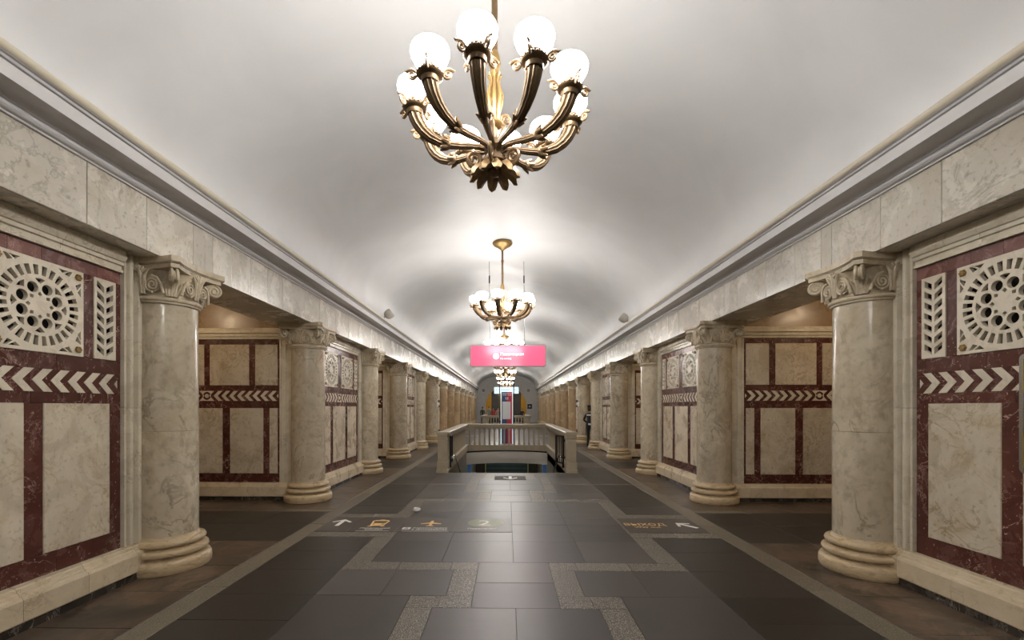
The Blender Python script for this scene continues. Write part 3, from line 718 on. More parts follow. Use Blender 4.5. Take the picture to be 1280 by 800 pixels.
for k in range(8):
    a = 2 * PI * k / 8
    vase.tube([(r_ * math.cos(a), r_ * math.sin(a), z) for r_, z in ((.028, 3.93), (.034, 4.0), (.055, 4.08), (.062, 4.14), (.045, 4.20), (.030, 4.25), (.040, 4.29), (.058, 4.31))], [.014, .014, .014, .013, .012, .011, .012, .006], 6)
vase.lathe([(.01, 3.88), (.06, 3.90), (.068, 3.915), (.06, 3.93), (.03, 3.94), (.028, 4.3), (.03, 4.34), (.05, 4.40), (.04, 4.46), (.028, 4.50), (.01, 4.51)], 16)
vase_me = vase.mesh('stem_vase', 'gilt', 50)
ss = MB(T0)
ss.tube(spiral((.09, 0, 3.96), (1, 0, 0), (0, 0, 1), .05, .010, 1.6, 22, -PI / 2, -1), [.012] * 23, 6)
ss.tube([(.03, 0, 3.80), (.05, 0, 3.86), (.08, 0, 3.905)], [.012, .012, .012], 6)
ss_me = ss.mesh('stem_scroll', 'bronze_light', 50)
rod_me = MB(T0).lathe([(.02, 4.45), (.024, 4.46), (.024, 5.0), (.03, 5.02), (.03, 5.05), (.022, 5.07), (.022, 5.33), (.01, 5.34)], 16).mesh('rod', 'bronze_light', 50)
rose_me = MB(T0).lathe([(.02, 5.27), (.04, 5.28), (.045, 5.30), (.09, 5.325), (.10, 5.345), (.14, 5.36), (.19, 5.385), (.225, 5.42), (.232, 5.445), (.215, 5.462), (.10, 5.475)], 32).mesh('ceiling_rose', 'gilt', 50)
def chandelier(j, label):
    t = empty('chandelier', (-.15, 3.6 + 2 * S * j, CB), label, 'chandelier', 'bronze chandeliers along the vault')
    ph = -PI / 2 - math.radians(9)
    for k in range(NF):
        rz = (0, 0, ph + 2 * PI * k / NF)
        a = obj('arm', arm_me, t, rot=rz)
        if j < 4:
            obj('leaf_collar', collar_me, a)
            for q in range(4): obj('leaf_scroll', scroll_me, a, (rr_, 0, 0), (0, 0, PI / 4 + q * PI / 2))
        obj('cup', cup_me, a)
        obj('globe', globe_me, t, rot=rz)
        if j < 4:
            obj('drooping_leaf', leafd_me, t, rot=(0, 0, rz[2] + .3))
            if k % 2 == 0: obj('hub_scroll', hs_me, t, rot=rz)
            if k % 3 == 0: obj('stem_scroll', ss_me, t, rot=(0, 0, rz[2]))
    obj('hub', hub_me, t); obj('stem_vase', vase_me, t); obj('rod', rod_me, t); obj('ceiling_rose', rose_me, t)
chandelier(0, 'large bronze chandelier with ten white globes, nearest, at the top of the view')
chandelier(1, 'bronze chandelier with lit globes hanging just before the pink sign')
chandelier(2, 'bronze chandelier partly hidden behind the pink sign')
for j in (3, 4, 5, 6): chandelier(j, f'small distant chandelier below the pink sign, {ORD[j]} from the front')
chandelier(-1, 'bronze chandelier with white globes hanging behind the viewer')

# ------------------------------------------------------------------ stairwell and balustrade
def balustrade(yf, flip, label, group=None, gates=True):
    """posts at local y=0, runs to local y=L"""
    Lr = ST1 - ST0
    t = empty('balustrade', (SX, yf, 0), label, 'balustrade', group, rz=PI if flip else 0)
    xr = SHW + .08
    post = MB()
    for w_, z0, z1 in ((.150, 0, .09), (.135, .09, .285), (.105, .285, .30), (.118, .30, .86), (.105, .86, .875), (.125, .875, .965), (.14, .965, 1.045)):
        post.cbox(-w_, w_, -w_, w_, z0, z1, .008)
    post_me = post.mesh('post', 'rail_stone')
    bal = MB()
    for w_, z0, z1 in ((.045, .22, .25), (.036, .25, .80), (.044, .80, .815), (.060, .815, .85), (.085, .85, .885)): bal.cbox(-w_, w_, -w_, w_, z0, z1, .004)
    bal_me = bal.mesh('baluster', 'rail_stone')
    for sx in (-1, 1):
        obj('post', post_me, t, (sx * xr, .1, 0))
        obj('plinth', MB().cbox(-.13, .13, .26, Lr + .14, 0, .22, .012).mesh('plinth', 'rail_stone'), t, (sx * xr, 0, 0))
        obj('handrail', MB().cbox(-.11, .11, .22, Lr + .05, .885, .945, .006).cbox(-.14, .14, .20, Lr + .14, .95, 1.035, .015).mesh('handrail', 'rail_stone'), t, (sx * xr, 0, 0))
        for k in range(28): obj('baluster', bal_me, t, (sx * xr, .42 + k * .205, 0))
    arch = MB(lambda x, z, y: (x, y, z))
    n_ = 16; xs = [-xr + 2 * xr * i / n_ for i in range(n_ + 1)]
    sag = lambda x: -.07 * (x / xr) ** 2
    obj('plinth', arch.prism([(x, .22) for x in xs] + [(x, .03 + sag(x)) for x in xs[::-1]], Lr - .13, Lr + .13).mesh('plinth', 'rail_stone'), t)
    obj('handrail', MB().cbox(-xr + .1, xr - .1, Lr - .11, Lr + .11, .885, .945, .006).cbox(-xr + .14, xr - .14, Lr - .14, Lr + .14, .95, 1.035, .015).mesh('handrail', 'rail_stone'), t)
    for k in range(16): obj('baluster', bal_me, t, (-xr + .2 + (2 * xr - .4) * k / 15, Lr, 0))
    fa = MB(lambda x, z, y: (x, y, z))
    fa.prism([(x, -.035 + sag(x)) for x in xs] + [(x, -.30 + sag(x)) for x in xs[::-1]], Lr - .20, Lr - .02)
    fa.prism([(x, -.302 + sag(x)) for x in xs] + [(x, -.47 + sag(x)) for x in xs[::-1]], Lr - .16, Lr - .02)
    obj('arched_fascia', fa.mesh('arched_fascia', 'fascia_paint'), t)
    return t
balustrade(ST0, False, 'cream stone balustrade with square posts around the near stairwell', 'stone stairwell balustrades')
fb = balustrade(43.05, True, 'small distant stone balustrade in front of the end arch', 'stone stairwell balustrades')
fb.scale.x = 1.18; fb.location.x = -.1
st = empty('staircase', (SX, ST0, 0), 'dark stairs leading down inside the near balustrade', 'stairs', None, 'structure')
step_me = MB().cbox(-SHW, SHW, 0, .36, -.6, 0, .01).mesh('step', 'grey_slab')
for k in range(1, 18): obj('step', step_me, st, (0, (k - 1) * .33, -k * .16))
obj('nosing', MB().cbox(-SHW - .1, SHW + .1, -.06, .0, -.02, .004, .003).mesh('nosing', 'joint_pale'), st)
for sx in (-1, 1):
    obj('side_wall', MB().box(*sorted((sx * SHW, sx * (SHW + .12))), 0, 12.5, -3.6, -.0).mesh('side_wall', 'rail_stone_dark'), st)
    obj('handrail', MB().tube([(sx * 1.44, .4, .35), (sx * 1.44, 1.0, .35), (sx * 1.44, 6.4, -2.2)], .024, 10).mesh('handrail', 'steel', 40), st)
    for y_ in (1.0, 3.6): obj('handrail_bracket', MB().box(*sorted((sx * 1.44, sx * 1.57)), y_, y_ + .04, .3 - (y_ - 1) * .472, .33 - (y_ - 1) * .472).mesh('handrail_bracket', 'steel'), st)
wl = MB(); wl.box(-SHW, SHW, 11.2, 11.4, -3.6, -.3)
lw = struct('wall_lower', wl.mesh('wall', 'dark_pillar'), 'dark wall at the foot of the stairs', 'wall'); lw.location = (SX, ST0, 0)
for z in (-1.02, -1.22, -1.42, -1.62, -1.82): obj('glass_band', MB().box(-1.0, 1.0, 11.12, 11.18, z, z + .11).mesh('glass_band', 'teal_panel'), lw)
for x in (-1.06, 1.06): obj('yellow_post', MB().box(x - .025, x + .025, 11.0, 11.1, -2.7, -.5).mesh('yellow_post', 'pale_yellow'), lw)
for sx in (-1, 1): obj('blue_panel', MB().box(sx * 1.50 - .055, sx * 1.50 + .055, 6.6, 6.9, -1.4, -.62).mesh('blue_panel', 'blue_panel'), lw)
fl = MB(); fl.box(-SHW, SHW, 5.6, 11.4, -3.0, -2.75)
o_ = struct('floor', fl.mesh('floor', 'grey_slab'), 'floor of the lower passage at the foot of the stairs', 'floor'); o_.location = (SX, ST0, 0)
lamp = tag(obj('stair_fill_lamp', MB().lathe([(.01, -.56), (.10, -.56), (.14, -.52), (.15, -.47), (.12, -.45)], 20).mesh('stair_fill_lamp', 'stair_fill_glow', 40), None, (SX, ST0 + 8.5, 0)), 'unseen round lamp added to light the lower passage', 'lamp')  # added out of sight to brighten the bands below the stairs
obj('mounting_plate', MB().lathe([(.16, -.45), (.16, -.30)], 20).mesh('mounting_plate', 'steel'), lamp)
# folding gates
def gate(x, y, rz, label):
    t = empty('stair_gate', (x, y, 0), label, 'gate', 'black folding stair gates', rz=rz)
    obj('frame', MB().box(0, .03, -.02, .02, .10, .93).box(.37, .40, -.02, .02, .20, .93).box(.03, .37, -.015, .015, .90, .93).box(.03, .37, -.015, .015, .20, .23).mesh('frame', 'black_metal'), t)
    for k in range(3): obj('bar', MB().box(.10 + k * .09, .112 + k * .09, -.008, .008, .23, .90).mesh('bar', 'black_metal'), t)
    obj('hinge', MB().box(-.04, 0, -.02, .02, .78, .84).box(-.04, 0, -.02, .02, .34, .40).mesh('hinge', 'black_metal'), t)
gate(SX - SHW + .09, ST0 + .26, math.radians(90), 'black metal stair gate folded against the left stair post')
gate(SX + SHW - .09, ST0 + .26, math.radians(113), 'black metal stair gate standing ajar at the right stair post')

# ------------------------------------------------------------------ hanging pink sign
sg = empty('hanging_sign', (-.02, 11.6, 2.705), 'pink illuminated station sign on two thin rods under the vault', 'sign')
def rrect(w_, h_, r_, n_=6):
    out = []
    for cx_, cy_, a0 in ((w_ - r_, h_ - r_, 0), (-w_ + r_, h_ - r_, PI / 2), (-w_ + r_, -h_ + r_, PI), (w_ - r_, -h_ + r_, 3 * PI / 2)):
        for i in range(n_ + 1): out.append((cx_ + r_ * math.cos(a0 + PI / 2 * i / n_), cy_ + r_ * math.sin(a0 + PI / 2 * i / n_)))
    return out
obj('housing', MB(lambda x, z, y: (x, y, z + .287)).prism(rrect(.98, .285, .06), -.03, .05).mesh('housing', 'grey_metal'), sg)
scrn = obj('screen', MB(lambda x, z, y: (x, y, z + .287)).prism(rrect(.952, .258, .04), -.034, -.02).mesh('screen', 'pink_screen'), sg)
def sign_text(body, size, x, z, mat):
    o = obj('lettering', text_mesh(body, size, mat, align='LEFT', ext=.001), sg, (x, -.036, z), (PI / 2, 0, 0)); return o
sign_text('Павелецкая', .105, -.20, .295, 'screen_text'); sign_text('На выход', .062, -.20, .195, 'screen_text')
lg = from_curve([circ(0, 0, .078, 28), circ(0, 0, .058, 28)], .001, 'screen_text', 'logo_ring'); obj('logo_ring', lg, sg, (-.305, -.036, .275), (PI / 2, 0, 0))
obj('logo_disc', MB().prism(circ(0, 0, .054, 24), -.001, .001).mesh('logo_disc', 'screen_blue'), sg, (-.305, -.036, .275), (PI / 2, 0, 0))
obj('logo_letter', text_mesh('М', .085, 'screen_text', ext=.001), sg, (-.305, -.038, .245), (PI / 2, 0, 0))
for x in (-.46, .43):
    obj('rod', MB().tube([(x, .01, .57), (x - .02, .01, 2.72)], .008, 8).mesh('rod', 'grey_metal', 40), sg)
    obj('turnbuckle', MB().lathe([(.004, 2.15), (.018, 2.17), (.018, 2.35), (.004, 2.37)], 8, x - .017, .01).mesh('turnbuckle', 'black_metal', 40), sg)

# ------------------------------------------------------------------ floodlights on the cornices
def floodlight(x, y, s, label):
    t = empty('cornice_floodlight', (x, y, 3.93), label, 'floodlight', 'lamps on the cornices')
    T = lambda a, b, c: (a * -s * 1.0, b, c)
    obj('bracket', MB(T).tube([(0, 0, 0), (.03, 0, .03), (.06, 0, .05)], .018, 8).mesh('bracket', 'speaker_grey', 40), t)
    h = MB(T)
    d = Vector((.70, .15, .55)).normalized(); c0 = Vector((.05, 0, .045))
    h.tube([tuple(c0 + d * k) for k in (-.02, 0, .03, .08, .13, .17, .19)], [.03, .07, .10, .118, .122, .118, .112], 18)
    obj('reflector', h.mesh('reflector', 'speaker_grey', 50), t)
    obj('lens', MB(T).tube([tuple(c0 + d * .185), tuple(c0 + d * .196)], [.108, .10], 18).mesh('lens', 'white_paint', 50), t)
floodlight(-3.18, 11.4, -1, 'small grey floodlight on the left cornice edge')
floodlight(3.18, 12.0, 1, 'small grey floodlight on the right cornice edge')

# ------------------------------------------------------------------ stickers, plate and litter on the floor
def floor_arrow(t, x, y, size, rot, mat='white_paint'):
    w_ = .027 * size / .34
    h = size / 2
    shaft = [(-w_, -h), (w_, -h), (w_, h * .55), (-w_, h * .55)]
    head = [(0, h), (h * .80, h * .22), (h * .64, h * .06), (0, h * .68), (-h * .64, h * .06), (-h * .80, h * .22)]
    a = obj('arrow', MB().prism([(-w_, -h), (w_, -h), (w_, h * .7), (-w_, h * .7)], .0032, .0045).prism(head, .0032, .0046).mesh('arrow', mat), t, (x, y, 0), (0, 0, rot))
    return a
def sticker(name, x0, x1, y0, y1, label, mat='brown_film'):
    t = empty(name, ((x0 + x1) / 2, (y0 + y1) / 2, 0), label, 'floor sticker', 'direction stickers on the floor')
    if mat: obj('film', MB().box(-(x1 - x0) / 2, (x1 - x0) / 2, -(y1 - y0) / 2, (y1 - y0) / 2, .001, .003).mesh('film', mat), t)
    return t
def put_text(t, body, size, x, y, mat, align='CENTER', sx=1.0):
    return obj('lettering', text_mesh(body, size, mat, align=align, ext=.0006, sx=sx), t, (x, y, .0038))
t = sticker('floor_sticker', -2.63, -2.20, 5.98, 6.74, 'dark floor sticker with a white arrow pointing ahead, near the left border')
floor_arrow(t, -.02, .08, .36, 0)
t = sticker('floor_sticker', -2.19, -1.56, 5.98, 6.74, 'floor sticker with an orange train symbol and white station lettering')
tr = [(-.10, -.16), (.10, -.16), (.13, .10), (.09, .155), (-.09, .155), (-.13, .10)]
obj('train_symbol', from_curve([[(x * .95, y) for x, y in tr], [(-.085, -.02), (.085, -.02), (.10, .10), (-.10, .10)], circ(-.065, -.075, .022, 10), circ(.065, -.075, .022, 10)], .0006, 'orange_paint', 'train_symbol'), t, (.0, .075, .0040))
obj('train_roof_bar', MB().box(-.035, .035, .24, .262, .0034, .0045).box(-.12, -.06, -.125, -.10, .0034, .0045).box(.06, .12, -.125, -.10, .0034, .0045).mesh('train_roof_bar', 'orange_paint'), t)
put_text(t, 'Павелецкий', .075, .015, -.235, 'white_paint', sx=.95); put_text(t, 'вокзал', .075, .015, -.305, 'white_paint')
obj('underline', MB().box(-.21, .24, -.352, -.344, .0034, .0044).mesh('underline', 'white_paint'), t)
t = sticker('floor_sticker', -1.55, -.77, 5.98, 6.74, 'floor sticker with an orange aeroplane symbol and airport train lettering')
pl = [(0, .15), (.022, .11), (.022, .04), (.145, -.015), (.145, -.045), (.022, -.02), (.016, -.11), (.055, -.14), (.055, -.158), (0, -.145)]
pl = pl + [(-x, y) for x, y in pl[::-1]][1:-1]
obj('plane_symbol', from_curve([pl], .0006, 'orange_paint', 'plane_symbol'), t, (.03, .06, .0040))
obj('logo_box', MB().box(-.32, -.21, -.27, -.165, .0034, .0045).mesh('logo_box', 'white_paint'), t)
put_text(t, 'А', .09, -.265, -.25, 'black_metal').location.z = .0052
put_text(t, 'Аэроэкспресс', .072, -.185, -.215, 'white_paint', 'LEFT', .95); put_text(t, 'в Домодедово', .072, -.185, -.295, 'white_paint', 'LEFT', .95)
obj('underline', MB().box(-.30, .33, -.36, -.352, .0034, .0044).mesh('underline', 'white_paint'), t)
t = sticker('floor_sticker', -.76, .015, 5.98, 6.74, 'floor sticker with a white figure two on a green oval')
obj('green_oval', MB().prism([(x * 1.08, y) for x, y in circ(0, 0, .24, 32)], .0032, .0040).mesh('green_oval', 'green_film'), t, (.02, .10, 0))
put_text(t, '2', .40, .0, -.045, 'white_paint').location.z = .0046
put_text(t, 'Павелецкая', .075, .0, -.24, 'white_paint')
t = sticker('floor_sticker', 1.58, 2.63, 5.98, 6.74, 'floor sticker with orange exit lettering and a white arrow by the right border')
put_text(t, 'ВЫХОД', .17, -.21, -.01, 'orange_paint', sx=.92); put_text(t, 'Way out', .095, -.21, -.125, 'orange_paint', sx=1.05)
floor_arrow(t, .36, .0, .34, math.radians(38))
t = empty('floor_plate', (.03, 10.62, 0), 'dark metal floor plate with a white arrow in front of the stairs', 'plate')
obj('plate', MB().cbox(-.365, .365, -.29, .29, .0005, .004, .001).mesh('plate', 'plate_metal'), t)
obj('arrow', MB().prism([(-.035, .22), (.035, .22), (.035, -.1), (.16, .06), (.16, -.03), (0, -.2), (-.16, -.03), (-.16, .06), (-.035, -.1)], .004, .0055).mesh('arrow', 'white_paint'), t)
# crumpled paper
bm = bmesh.new(); bmesh.ops.create_icosphere(bm, subdivisions=2, radius=.05); rp = random.Random(5)
for v in bm.verts: v.co *= rp.uniform(.7, 1.15); v.co.z *= .7; v.co.x *= 1.3
zmin = min(v.co.z for v in bm.verts)
for v in bm.verts: v.co.z -= zmin
me = bpy.data.meshes.new('paper_wad'); bm.to_mesh(me); bm.free(); me.materials.append(M['paper'])
tag(obj('paper_wad', me, None, (-1.49, 7.16, 0)), 'crumpled white paper lying on the floor', 'litter')

# ------------------------------------------------------------------ poster frame at the right edge
pf = empty('poster_frame', (PX - .01, 2.895, 1.18), 'chrome edged poster case with yellow print on the right pier', 'poster')
T = lambda y, z, x: (x, y, z)
obj('backing', MB(T).prism([(y, z + .43) for y, z in rrect(.405, .42, .03)], -.03, 0).mesh('backing', 'grey_metal'), pf)
fr = from_curve([rrect(.415, .43, .04), rrect(.390, .405, .03)], .022, 'steel', 'frame', lambda x, y, z: (-.03 + z, x, y + .43)); obj('frame', fr, pf)
obj('print', MB(T).prism([(-.38, .035), (.38, .035), (.38, .83), (-.38, .83)], -.034, -.03).mesh('print', 'poster_yellow'), pf)
obj('print_band', MB(T).prism([(-.378, .30), (.378, .30), (.378, .58), (-.378, .58)], -.037, -.034).mesh('print_band', 'poster_blue'), pf)

# ------------------------------------------------------------------ small plates on two columns
for s in (-1, 1):
    a = math.radians(-20) if s < 0 else math.radians(200)
    px, py = s * CX + .286 * math.cos(a), Y0 + 5 * S + .286 * math.sin(a)
    p_ = empty('column_plate', (px, py, 1.72), f'narrow white plate fixed to a distant column on the {SIDE[s]}', 'plate', 'white plates on columns', rz=a + PI / 2)
    obj('plate', MB().cbox(-.05, .05, -.012, .012, 0, .34, .003).mesh('plate', 'white_paint'), p_)
    obj('print', MB().box(-.035, .035, -.0135, -.012, .22, .30).mesh('print', 'cloth_dark'), p_)

# ------------------------------------------------------------------ information stele and hanging light box
k_ = empty('information_stele', (-.045, 20.3, 0), 'blue and red information stele standing behind the near balustrade', 'information stand')
obj('base_plate', MB().cbox(-.36, .36, -.18, .18, 0, .05, .01).mesh('base_plate', 'grey_metal'), k_)
obj('blue_half', MB().box(-.235, 0, -.05, .05, .05, 2.38).mesh('blue_half', 'navy'), k_)
obj('red_half', MB().box(0, .235, -.05, .05, .05, 2.38).mesh('red_half', 'crimson'), k_)
obj('side_light', MB().box(-.262, -.237, -.04, .04, .05, 2.40).box(.237, .262, -.04, .04, .05, 2.40).mesh('side_light', 'cyan_box'), k_)
obj('map_sheet', MB().box(-.195, .165, -.058, -.05, 1.15, 1.94).mesh('map_sheet', 'map_grey'), k_)
obj('lettering', text_mesh('М', .16, 'white_paint', ext=.002), k_, (0, -.054, 2.02), (PI / 2, 0, 0))
for x in (-.10, .12):
    for q_ in range(2): obj('lettering', text_mesh('метро' if q_ else 'вход', .07, 'white_paint', ext=.002), k_, (x, -.054, 2.22 + .07 * q_), (PI / 2, 0, 0))
for x in (-.33, .31): obj('pole', MB().tube([(x, .07, .05), (x, .07, 2.95)], .022, 10).mesh('pole', 'black_metal', 40), k_)
obj('top_bar', MB().tube([(-.33, .07, 2.93), (.31, .07, 2.93)], .02, 8).mesh('top_bar', 'black_metal', 40), k_)
lb = empty('light_box', (-.07, 34, 2.74), 'pale blue lit direction board hanging far down the hall', 'sign')
obj('box', MB().box(-.92, .92, -.06, .06, 0, .49).mesh('box', 'cyan_box'), lb)
for i, (x0, x1) in enumerate(((-.8, -.7), (-.45, .25), (.5, .75))): obj('print', MB().box(x0, x1, -.064, -.06, .25, .34).mesh('print', 'screen_blue'), lb)
for x in (-.6, .6): obj('rod', MB().tube([(x, 0, .49), (x, 0, 2.66)], .012, 6).mesh('rod', 'black_metal', 40), lb)

# ------------------------------------------------------------------ far end: wall with arch, hall beyond
ar = [(-2.36, 0)] + [(-2.36 * math.cos(PI * k / 24), 1.75 + 2.45 * math.sin(PI * k / 24)) for k in range(25)] + [(2.36, 0)]
outer = [(-4.3, 0), (-2.36, 0)] + ar[1:-1] + [(2.36, 0), (4.3, 0), (4.3, 5.9), (-4.3, 5.9)]
me = from_curve([outer], .2, 'end_marble', 'wall', lambda x, y, z: (x, z, y))
ew = struct('wall_far', me, 'grey marble end wall pierced by a tall arch', 'wall'); ew.location = (-.13, FAR + .2, 0)
n_ = len(ar) - 2
trim = MB(lambda x, z, y: (x, y, z))
for i in range(1, len(ar) - 2):
    (x0, z0), (x1, z1) = ar[i], ar[i + 1]
    f_ = 1.07
    trim.add([(x0, z0, -.26), (x1, z1, -.26), (x1 * f_, 1.75 + (z1 - 1.75) * f_, -.26), (x0 * f_, 1.75 + (z0 - 1.75) * f_, -.26),
              (x0, z0, -.20), (x1, z1, -.20), (x1 * f_, 1.75 + (z1 - 1.75) * f_, -.20), (x0 * f_, 1.75 + (z0 - 1.75) * f_, -.20)],
             [(0, 1, 2, 3), (4, 5, 6, 7), (0, 1, 5, 4), (2, 3, 7, 6), (0, 3, 7, 4), (1, 2, 6, 5)])
obj('arch_moulding', trim.mesh('arch_moulding', 'trim_marble'), ew)
mb = MB(); mb.box(-3.6, 3.4, 59.8, 60, 0, 4.6); mb.box(-3.8, -3.6, FAR + .4, 60, 0, 4.6); mb.box(3.4, 3.6, FAR + .4, 60, 0, 4.6); mb.box(-3.8, 3.6, FAR + .4, 60, 4.4, 4.6)
struct('wall_alcove', mb.mesh('wall', 'yellow_wall'), 'yellow walls of the lit hall beyond the end arch', 'wall')
for x in (-1.42, 1.22):
    p_ = empty('dark_pillar', (x, 54.4, 0), f'dark square pillar beyond the end arch, the {"left" if x < 0 else "right"} one', 'pillar', 'pillars beyond the arch', 'thing')
    obj('shaft', MB().box(-.45, .45, -.45, .45, .2, 4.2).mesh('shaft', 'dark_pillar'), p_)
    obj('base', MB().cbox(-.5, .5, -.5, .5, 0, .2, .02).mesh('base', 'dark_marble'), p_)
    obj('capital', MB().box(-.5, .5, -.5, .5, 4.2, 4.4).mesh('capital', 'dark_pillar'), p_)
l_ = empty('alcove_lamp', (-.1, 57, 3.2), 'round glowing lamp in the yellow hall beyond the arch', 'lamp')
obj('globe', MB().sphere((0, 0, 0), .22, 20, 12).mesh('globe', 'warm_globe', 60), l_); obj('rod', MB().tube([(0, 0, .2), (0, 0, 1.205)], .015, 8).mesh('rod', 'bronze', 40), l_)
for x in (-2.72, 2.46):
    p_ = empty('wall_speaker', (x, FAR, 3.55), f'small dark loudspeaker at the {"left" if x < 0 else "right"} springing of the end arch', 'loudspeaker', 'loudspeakers on the end wall')
    obj('box', MB().cbox(-.12, .12, -.12, 0, 0, .26, .01).mesh('box', 'black_metal'), p_); obj('cone', MB(lambda x_, y_, z_: (x_, -.12 - z_, y_ + .13)).lathe([(.02, -.01), (.09, .0), (.10, .008), (.06, .012)], 16).mesh('cone', 'grey_metal', 40), p_)
p_ = empty('wall_board', (2.60, FAR, 1.56), 'dark information board on the right of the end wall', 'sign')
obj('panel', MB().cbox(-.27, .27, -.06, 0, 0, .55, .01).mesh('panel', 'black_metal'), p_); obj('print', MB().box(-.10, .10, -.065, -.06, .18, .36).mesh('print', 'map_grey'), p_)

# ------------------------------------------------------------------ unseen lamps added in the passages to light their walls
for s in (-1, 1):
    for m in range(0, 4):
        yy = P0 + S + 2 * S * m
        l_ = empty('passage_fill_lamp', (s * 6.2, yy, 3.6), f'unseen warm globe lamp added to light the {ORD[m]} {SIDE[s]} passage', 'lamp', 'unseen lamps lighting the side passages')
        obj('globe', MB().sphere((0, 0, 0), .16, 20, 12).mesh('globe', 'warm_globe', 60), l_)
        obj('rod', MB().tube([(0, 0, .15), (0, 0, .755)], .015, 8).mesh('rod', 'bronze', 40), l_)

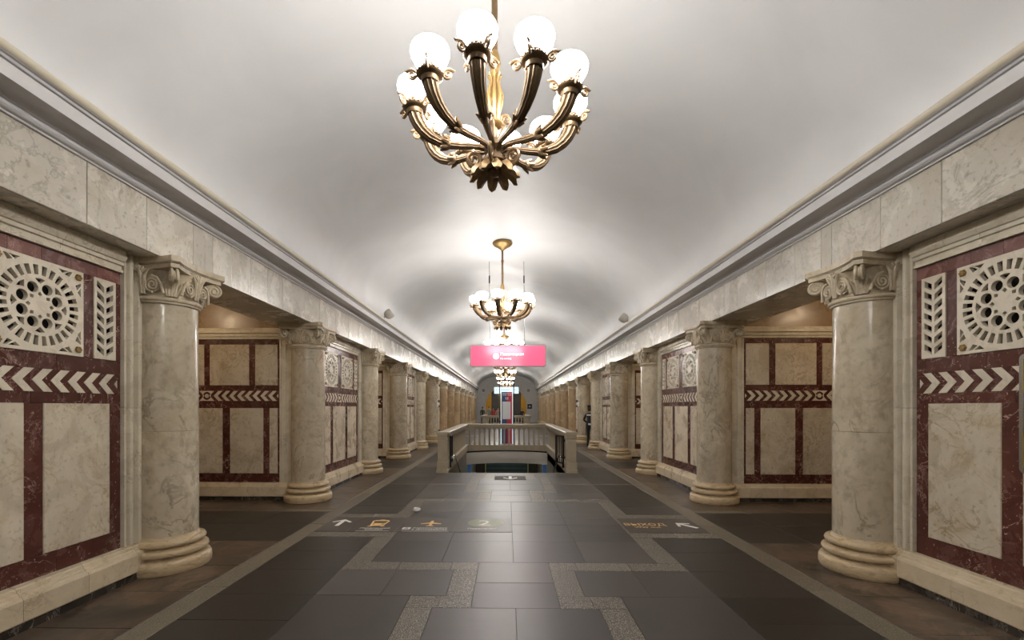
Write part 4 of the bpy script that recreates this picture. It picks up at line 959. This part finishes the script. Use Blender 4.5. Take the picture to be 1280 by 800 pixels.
# ------------------------------------------------------------------ people
def person(loc, rz, label, top, legs, h=1.75, hair='hair', arms='down', cap=False):
    k = h / 1.75
    J = []; E = []; Rr = []
    def v(p, r): J.append(p); Rr.append(r); return len(J) - 1
    def e(a, b): E.append((a, b))
    pel = v((0, 0, .96), (.135, .105)); sp1 = v((0, .005, 1.12), (.13, .10)); ch = v((0, .0, 1.32), (.155, .11)); nk0 = v((0, -.01, 1.455), (.075, .07)); nk = v((0, 0, 1.51), (.052, .055))
    hd0 = v((0, .015, 1.575), (.066, .078)); hd = v((0, .012, 1.645), (.078, .092)); ht = v((0, .005, 1.715), (.062, .072))
    for a, b in ((pel, sp1), (sp1, ch), (ch, nk0), (nk0, nk), (nk, hd0), (hd0, hd), (hd, ht)): e(a, b)
    ns = v((0, .112, 1.625), (.012, .012)); e(hd, ns)
    for s in (-1, 1):
        er = v((s * .088, -.005, 1.635), (.012, .022)); e(hd, er)
        sh = v((s * .175, -.01, 1.41), (.062, .062)); e(ch, sh)
        if arms == 'down': el = (s * .225, -.03, 1.13); wr = (s * .215, .04, .90); fd = Vector((0, .02, -1))
        else: el = (s * .27, -.06, 1.16); wr = (s * .13, .16, 1.03); fd = Vector((-s * .8, .5, -.1)).normalized()
        el_ = v(el, (.046, .046)); e(sh, el_); wr_ = v(wr, (.030, .030)); e(el_, wr_)
        pm = v(tuple(Vector(wr) + fd * .06), (.030, .020)); e(wr_, pm)
        side = Vector((0, 1, 0)) if arms == 'down' else Vector((0, 0, 1))
        for q in range(4):
            b0 = Vector(wr) + fd * .095 + side * ((q - 1.5) * .019)
            f0 = v(tuple(b0), (.0095, .0095)); e(pm, f0)
            L_ = (.055, .065, .06, .045)[q]
            f1 = v(tuple(b0 + fd * L_ * .6 + Vector((-s * .008, 0, 0))), (.0085, .0085)); e(f0, f1)
            f2 = v(tuple(b0 + fd * L_ + Vector((-s * .02, 0, 0))), (.007, .007)); e(f1, f2)
        t0 = v(tuple(Vector(wr) + fd * .04 + side * .035), (.011, .011)); e(pm, t0)
        t1 = v(tuple(Vector(wr) + fd * .08 + side * .055), (.009, .009)); e(t0, t1)
        hp = v((s * .085, 0, .90), (.092, .098)); e(pel, hp)
        kn = v((s * .095, .025, .50), (.060, .062)); e(hp, kn); an = v((s * .10, -.01, .10), (.040, .044)); e(kn, an)
        he = v((s * .10, -.025, .045), (.038, .042)); e(an, he)
        to = v((s * .12, .15, .035), (.036, .028)); e(he, to)
    me = bpy.data.meshes.new('body'); me.from_pydata([tuple(c * k for c in p) for p in J], E, [])
    o = bpy.data.objects.new('body', me); COL.objects.link(o)
    o.modifiers.new('skin', 'SKIN'); sb = o.modifiers.new('sub', 'SUBSURF'); sb.levels = 1; sb.render_levels = 1
    sv_ = me.skin_vertices[0].data
    for i, r_ in enumerate(Rr): sv_[i].radius = (r_[0] * k, r_[1] * k); sv_[i].use_root = (i == 0)
    dg = bpy.context.evaluated_depsgraph_get(); me2 = bpy.data.meshes.new_from_object(o.evaluated_get(dg)); bpy.data.objects.remove(o)
    me2.name = 'body'; me2.materials.clear()
    for m_ in (legs, top, 'skin', 'shoe'): me2.materials.append(M[m_])
    zmin = min(vx.co.z for vx in me2.vertices)
    for vx in me2.vertices: vx.co.z -= zmin
    for p in me2.polygons:
        c = p.center / k; p.use_smooth = True
        hand = (abs(c.x) > .15 and c.z < .93) if arms == 'down' else (c.y > .15 and .85 < c.z < 1.2 and abs(c.x) < .14)
        p.material_index = 3 if c.z < .10 else 2 if (c.z > 1.49 or hand) else 1 if (c.z > .93 or abs(c.x) > .19) else 0
    t = empty('person', loc, label, 'person', None, None, rz)
    obj('body', me2, t)
    hh = MB(lambda x, y, z: (x * k, y * k, z * k))
    hh.lathe([(.088, 1.63), (.098, 1.66), (.098, 1.70), (.085, 1.74), (.05, 1.768), (.004, 1.775)], 16, 0, -.012)
    hh.lathe([(.06, 1.55), (.085, 1.60), (.09, 1.65), (.05, 1.70)], 14, 0, -.03)
    obj('hair', hh.mesh('hair', hair, 60), t)
    for s in (-1, 1): obj('eye', MB(lambda x, y, z: (x * k, y * k, z * k)).sphere((s * .032, .094, 1.648), .009, 8, 6).mesh('eye', 'shoe', 60), t)
    if cap:
        cp = MB(lambda x, y, z: (x * k, y * k, z * k))
        cp.lathe([(.098, 1.695), (.102, 1.70), (.102, 1.735), (.128, 1.765), (.132, 1.78), (.10, 1.80), (.004, 1.808)], 20, 0, -.005)
        obj('cap', cp.mesh('cap', 'uniform', 45), t)
        obj('cap_visor', MB(lambda x, y, z: (x * k, y * k, z * k)).prism([(x, y) for x, y in ((-.085, .06), (-.07, .12), (0, .155), (.07, .12), (.085, .06))], 1.688, 1.700).mesh('cap_visor', 'shoe'), t)
        obj('back_patch', MB(lambda x, y, z: (x * k, y * k, z * k)).box(-.10, .10, -.128, -.112, 1.36, 1.40).mesh('back_patch', 'reflective'), t)
        obj('belt', MB(lambda x, y, z: (x * k, y * k * .82, z * k)).lathe([(.150, .985), (.156, .99), (.156, 1.03), (.150, 1.035)], 20, 0, 0, 0, False).mesh('belt', 'shoe', 40), t)
        obj('pouch', MB(lambda x, y, z: (x * k, y * k, z * k)).box(-.02, .09, -.15, -.11, .955, 1.03).mesh('pouch', 'reflective'), t)
        obj('baton', MB(lambda x, y, z: (x * k, y * k, z * k)).tube([(-.165, -.02, 1.06), (-.175, -.04, .52)], .014, 8).mesh('baton', 'shoe', 40), t)
    return t
person((3.45, 19.0, 0), math.radians(-35), 'guard in dark uniform and cap, seen from behind, half hidden by a column', 'uniform', 'uniform', 1.72, arms='front', cap=True)
person((-2.42, 44.3, 0), PI, 'distant person in dark olive clothes, leftmost beyond the far balustrade', 'cloth_olive', 'cloth_dark', 1.76)
person((-1.80, 44.6, 0), PI - .3, 'distant person in a pale grey shirt beyond the far balustrade', 'cloth_grey', 'cloth_dark', 1.78)
person((-1.38, 43.9, 0), PI + .4, 'distant person in a red top beyond the far balustrade', 'cloth_red', 'cloth_dark', 1.70)
person((-.90, 44.4, 0), PI, 'distant person in a dusky pink top beside the information stele', 'cloth_pink', 'cloth_dark', 1.72)
person((1.55, 46.5, 0), PI, 'distant person in dark clothes right of the information stele', 'cloth_dark', 'cloth_dark', 1.60)
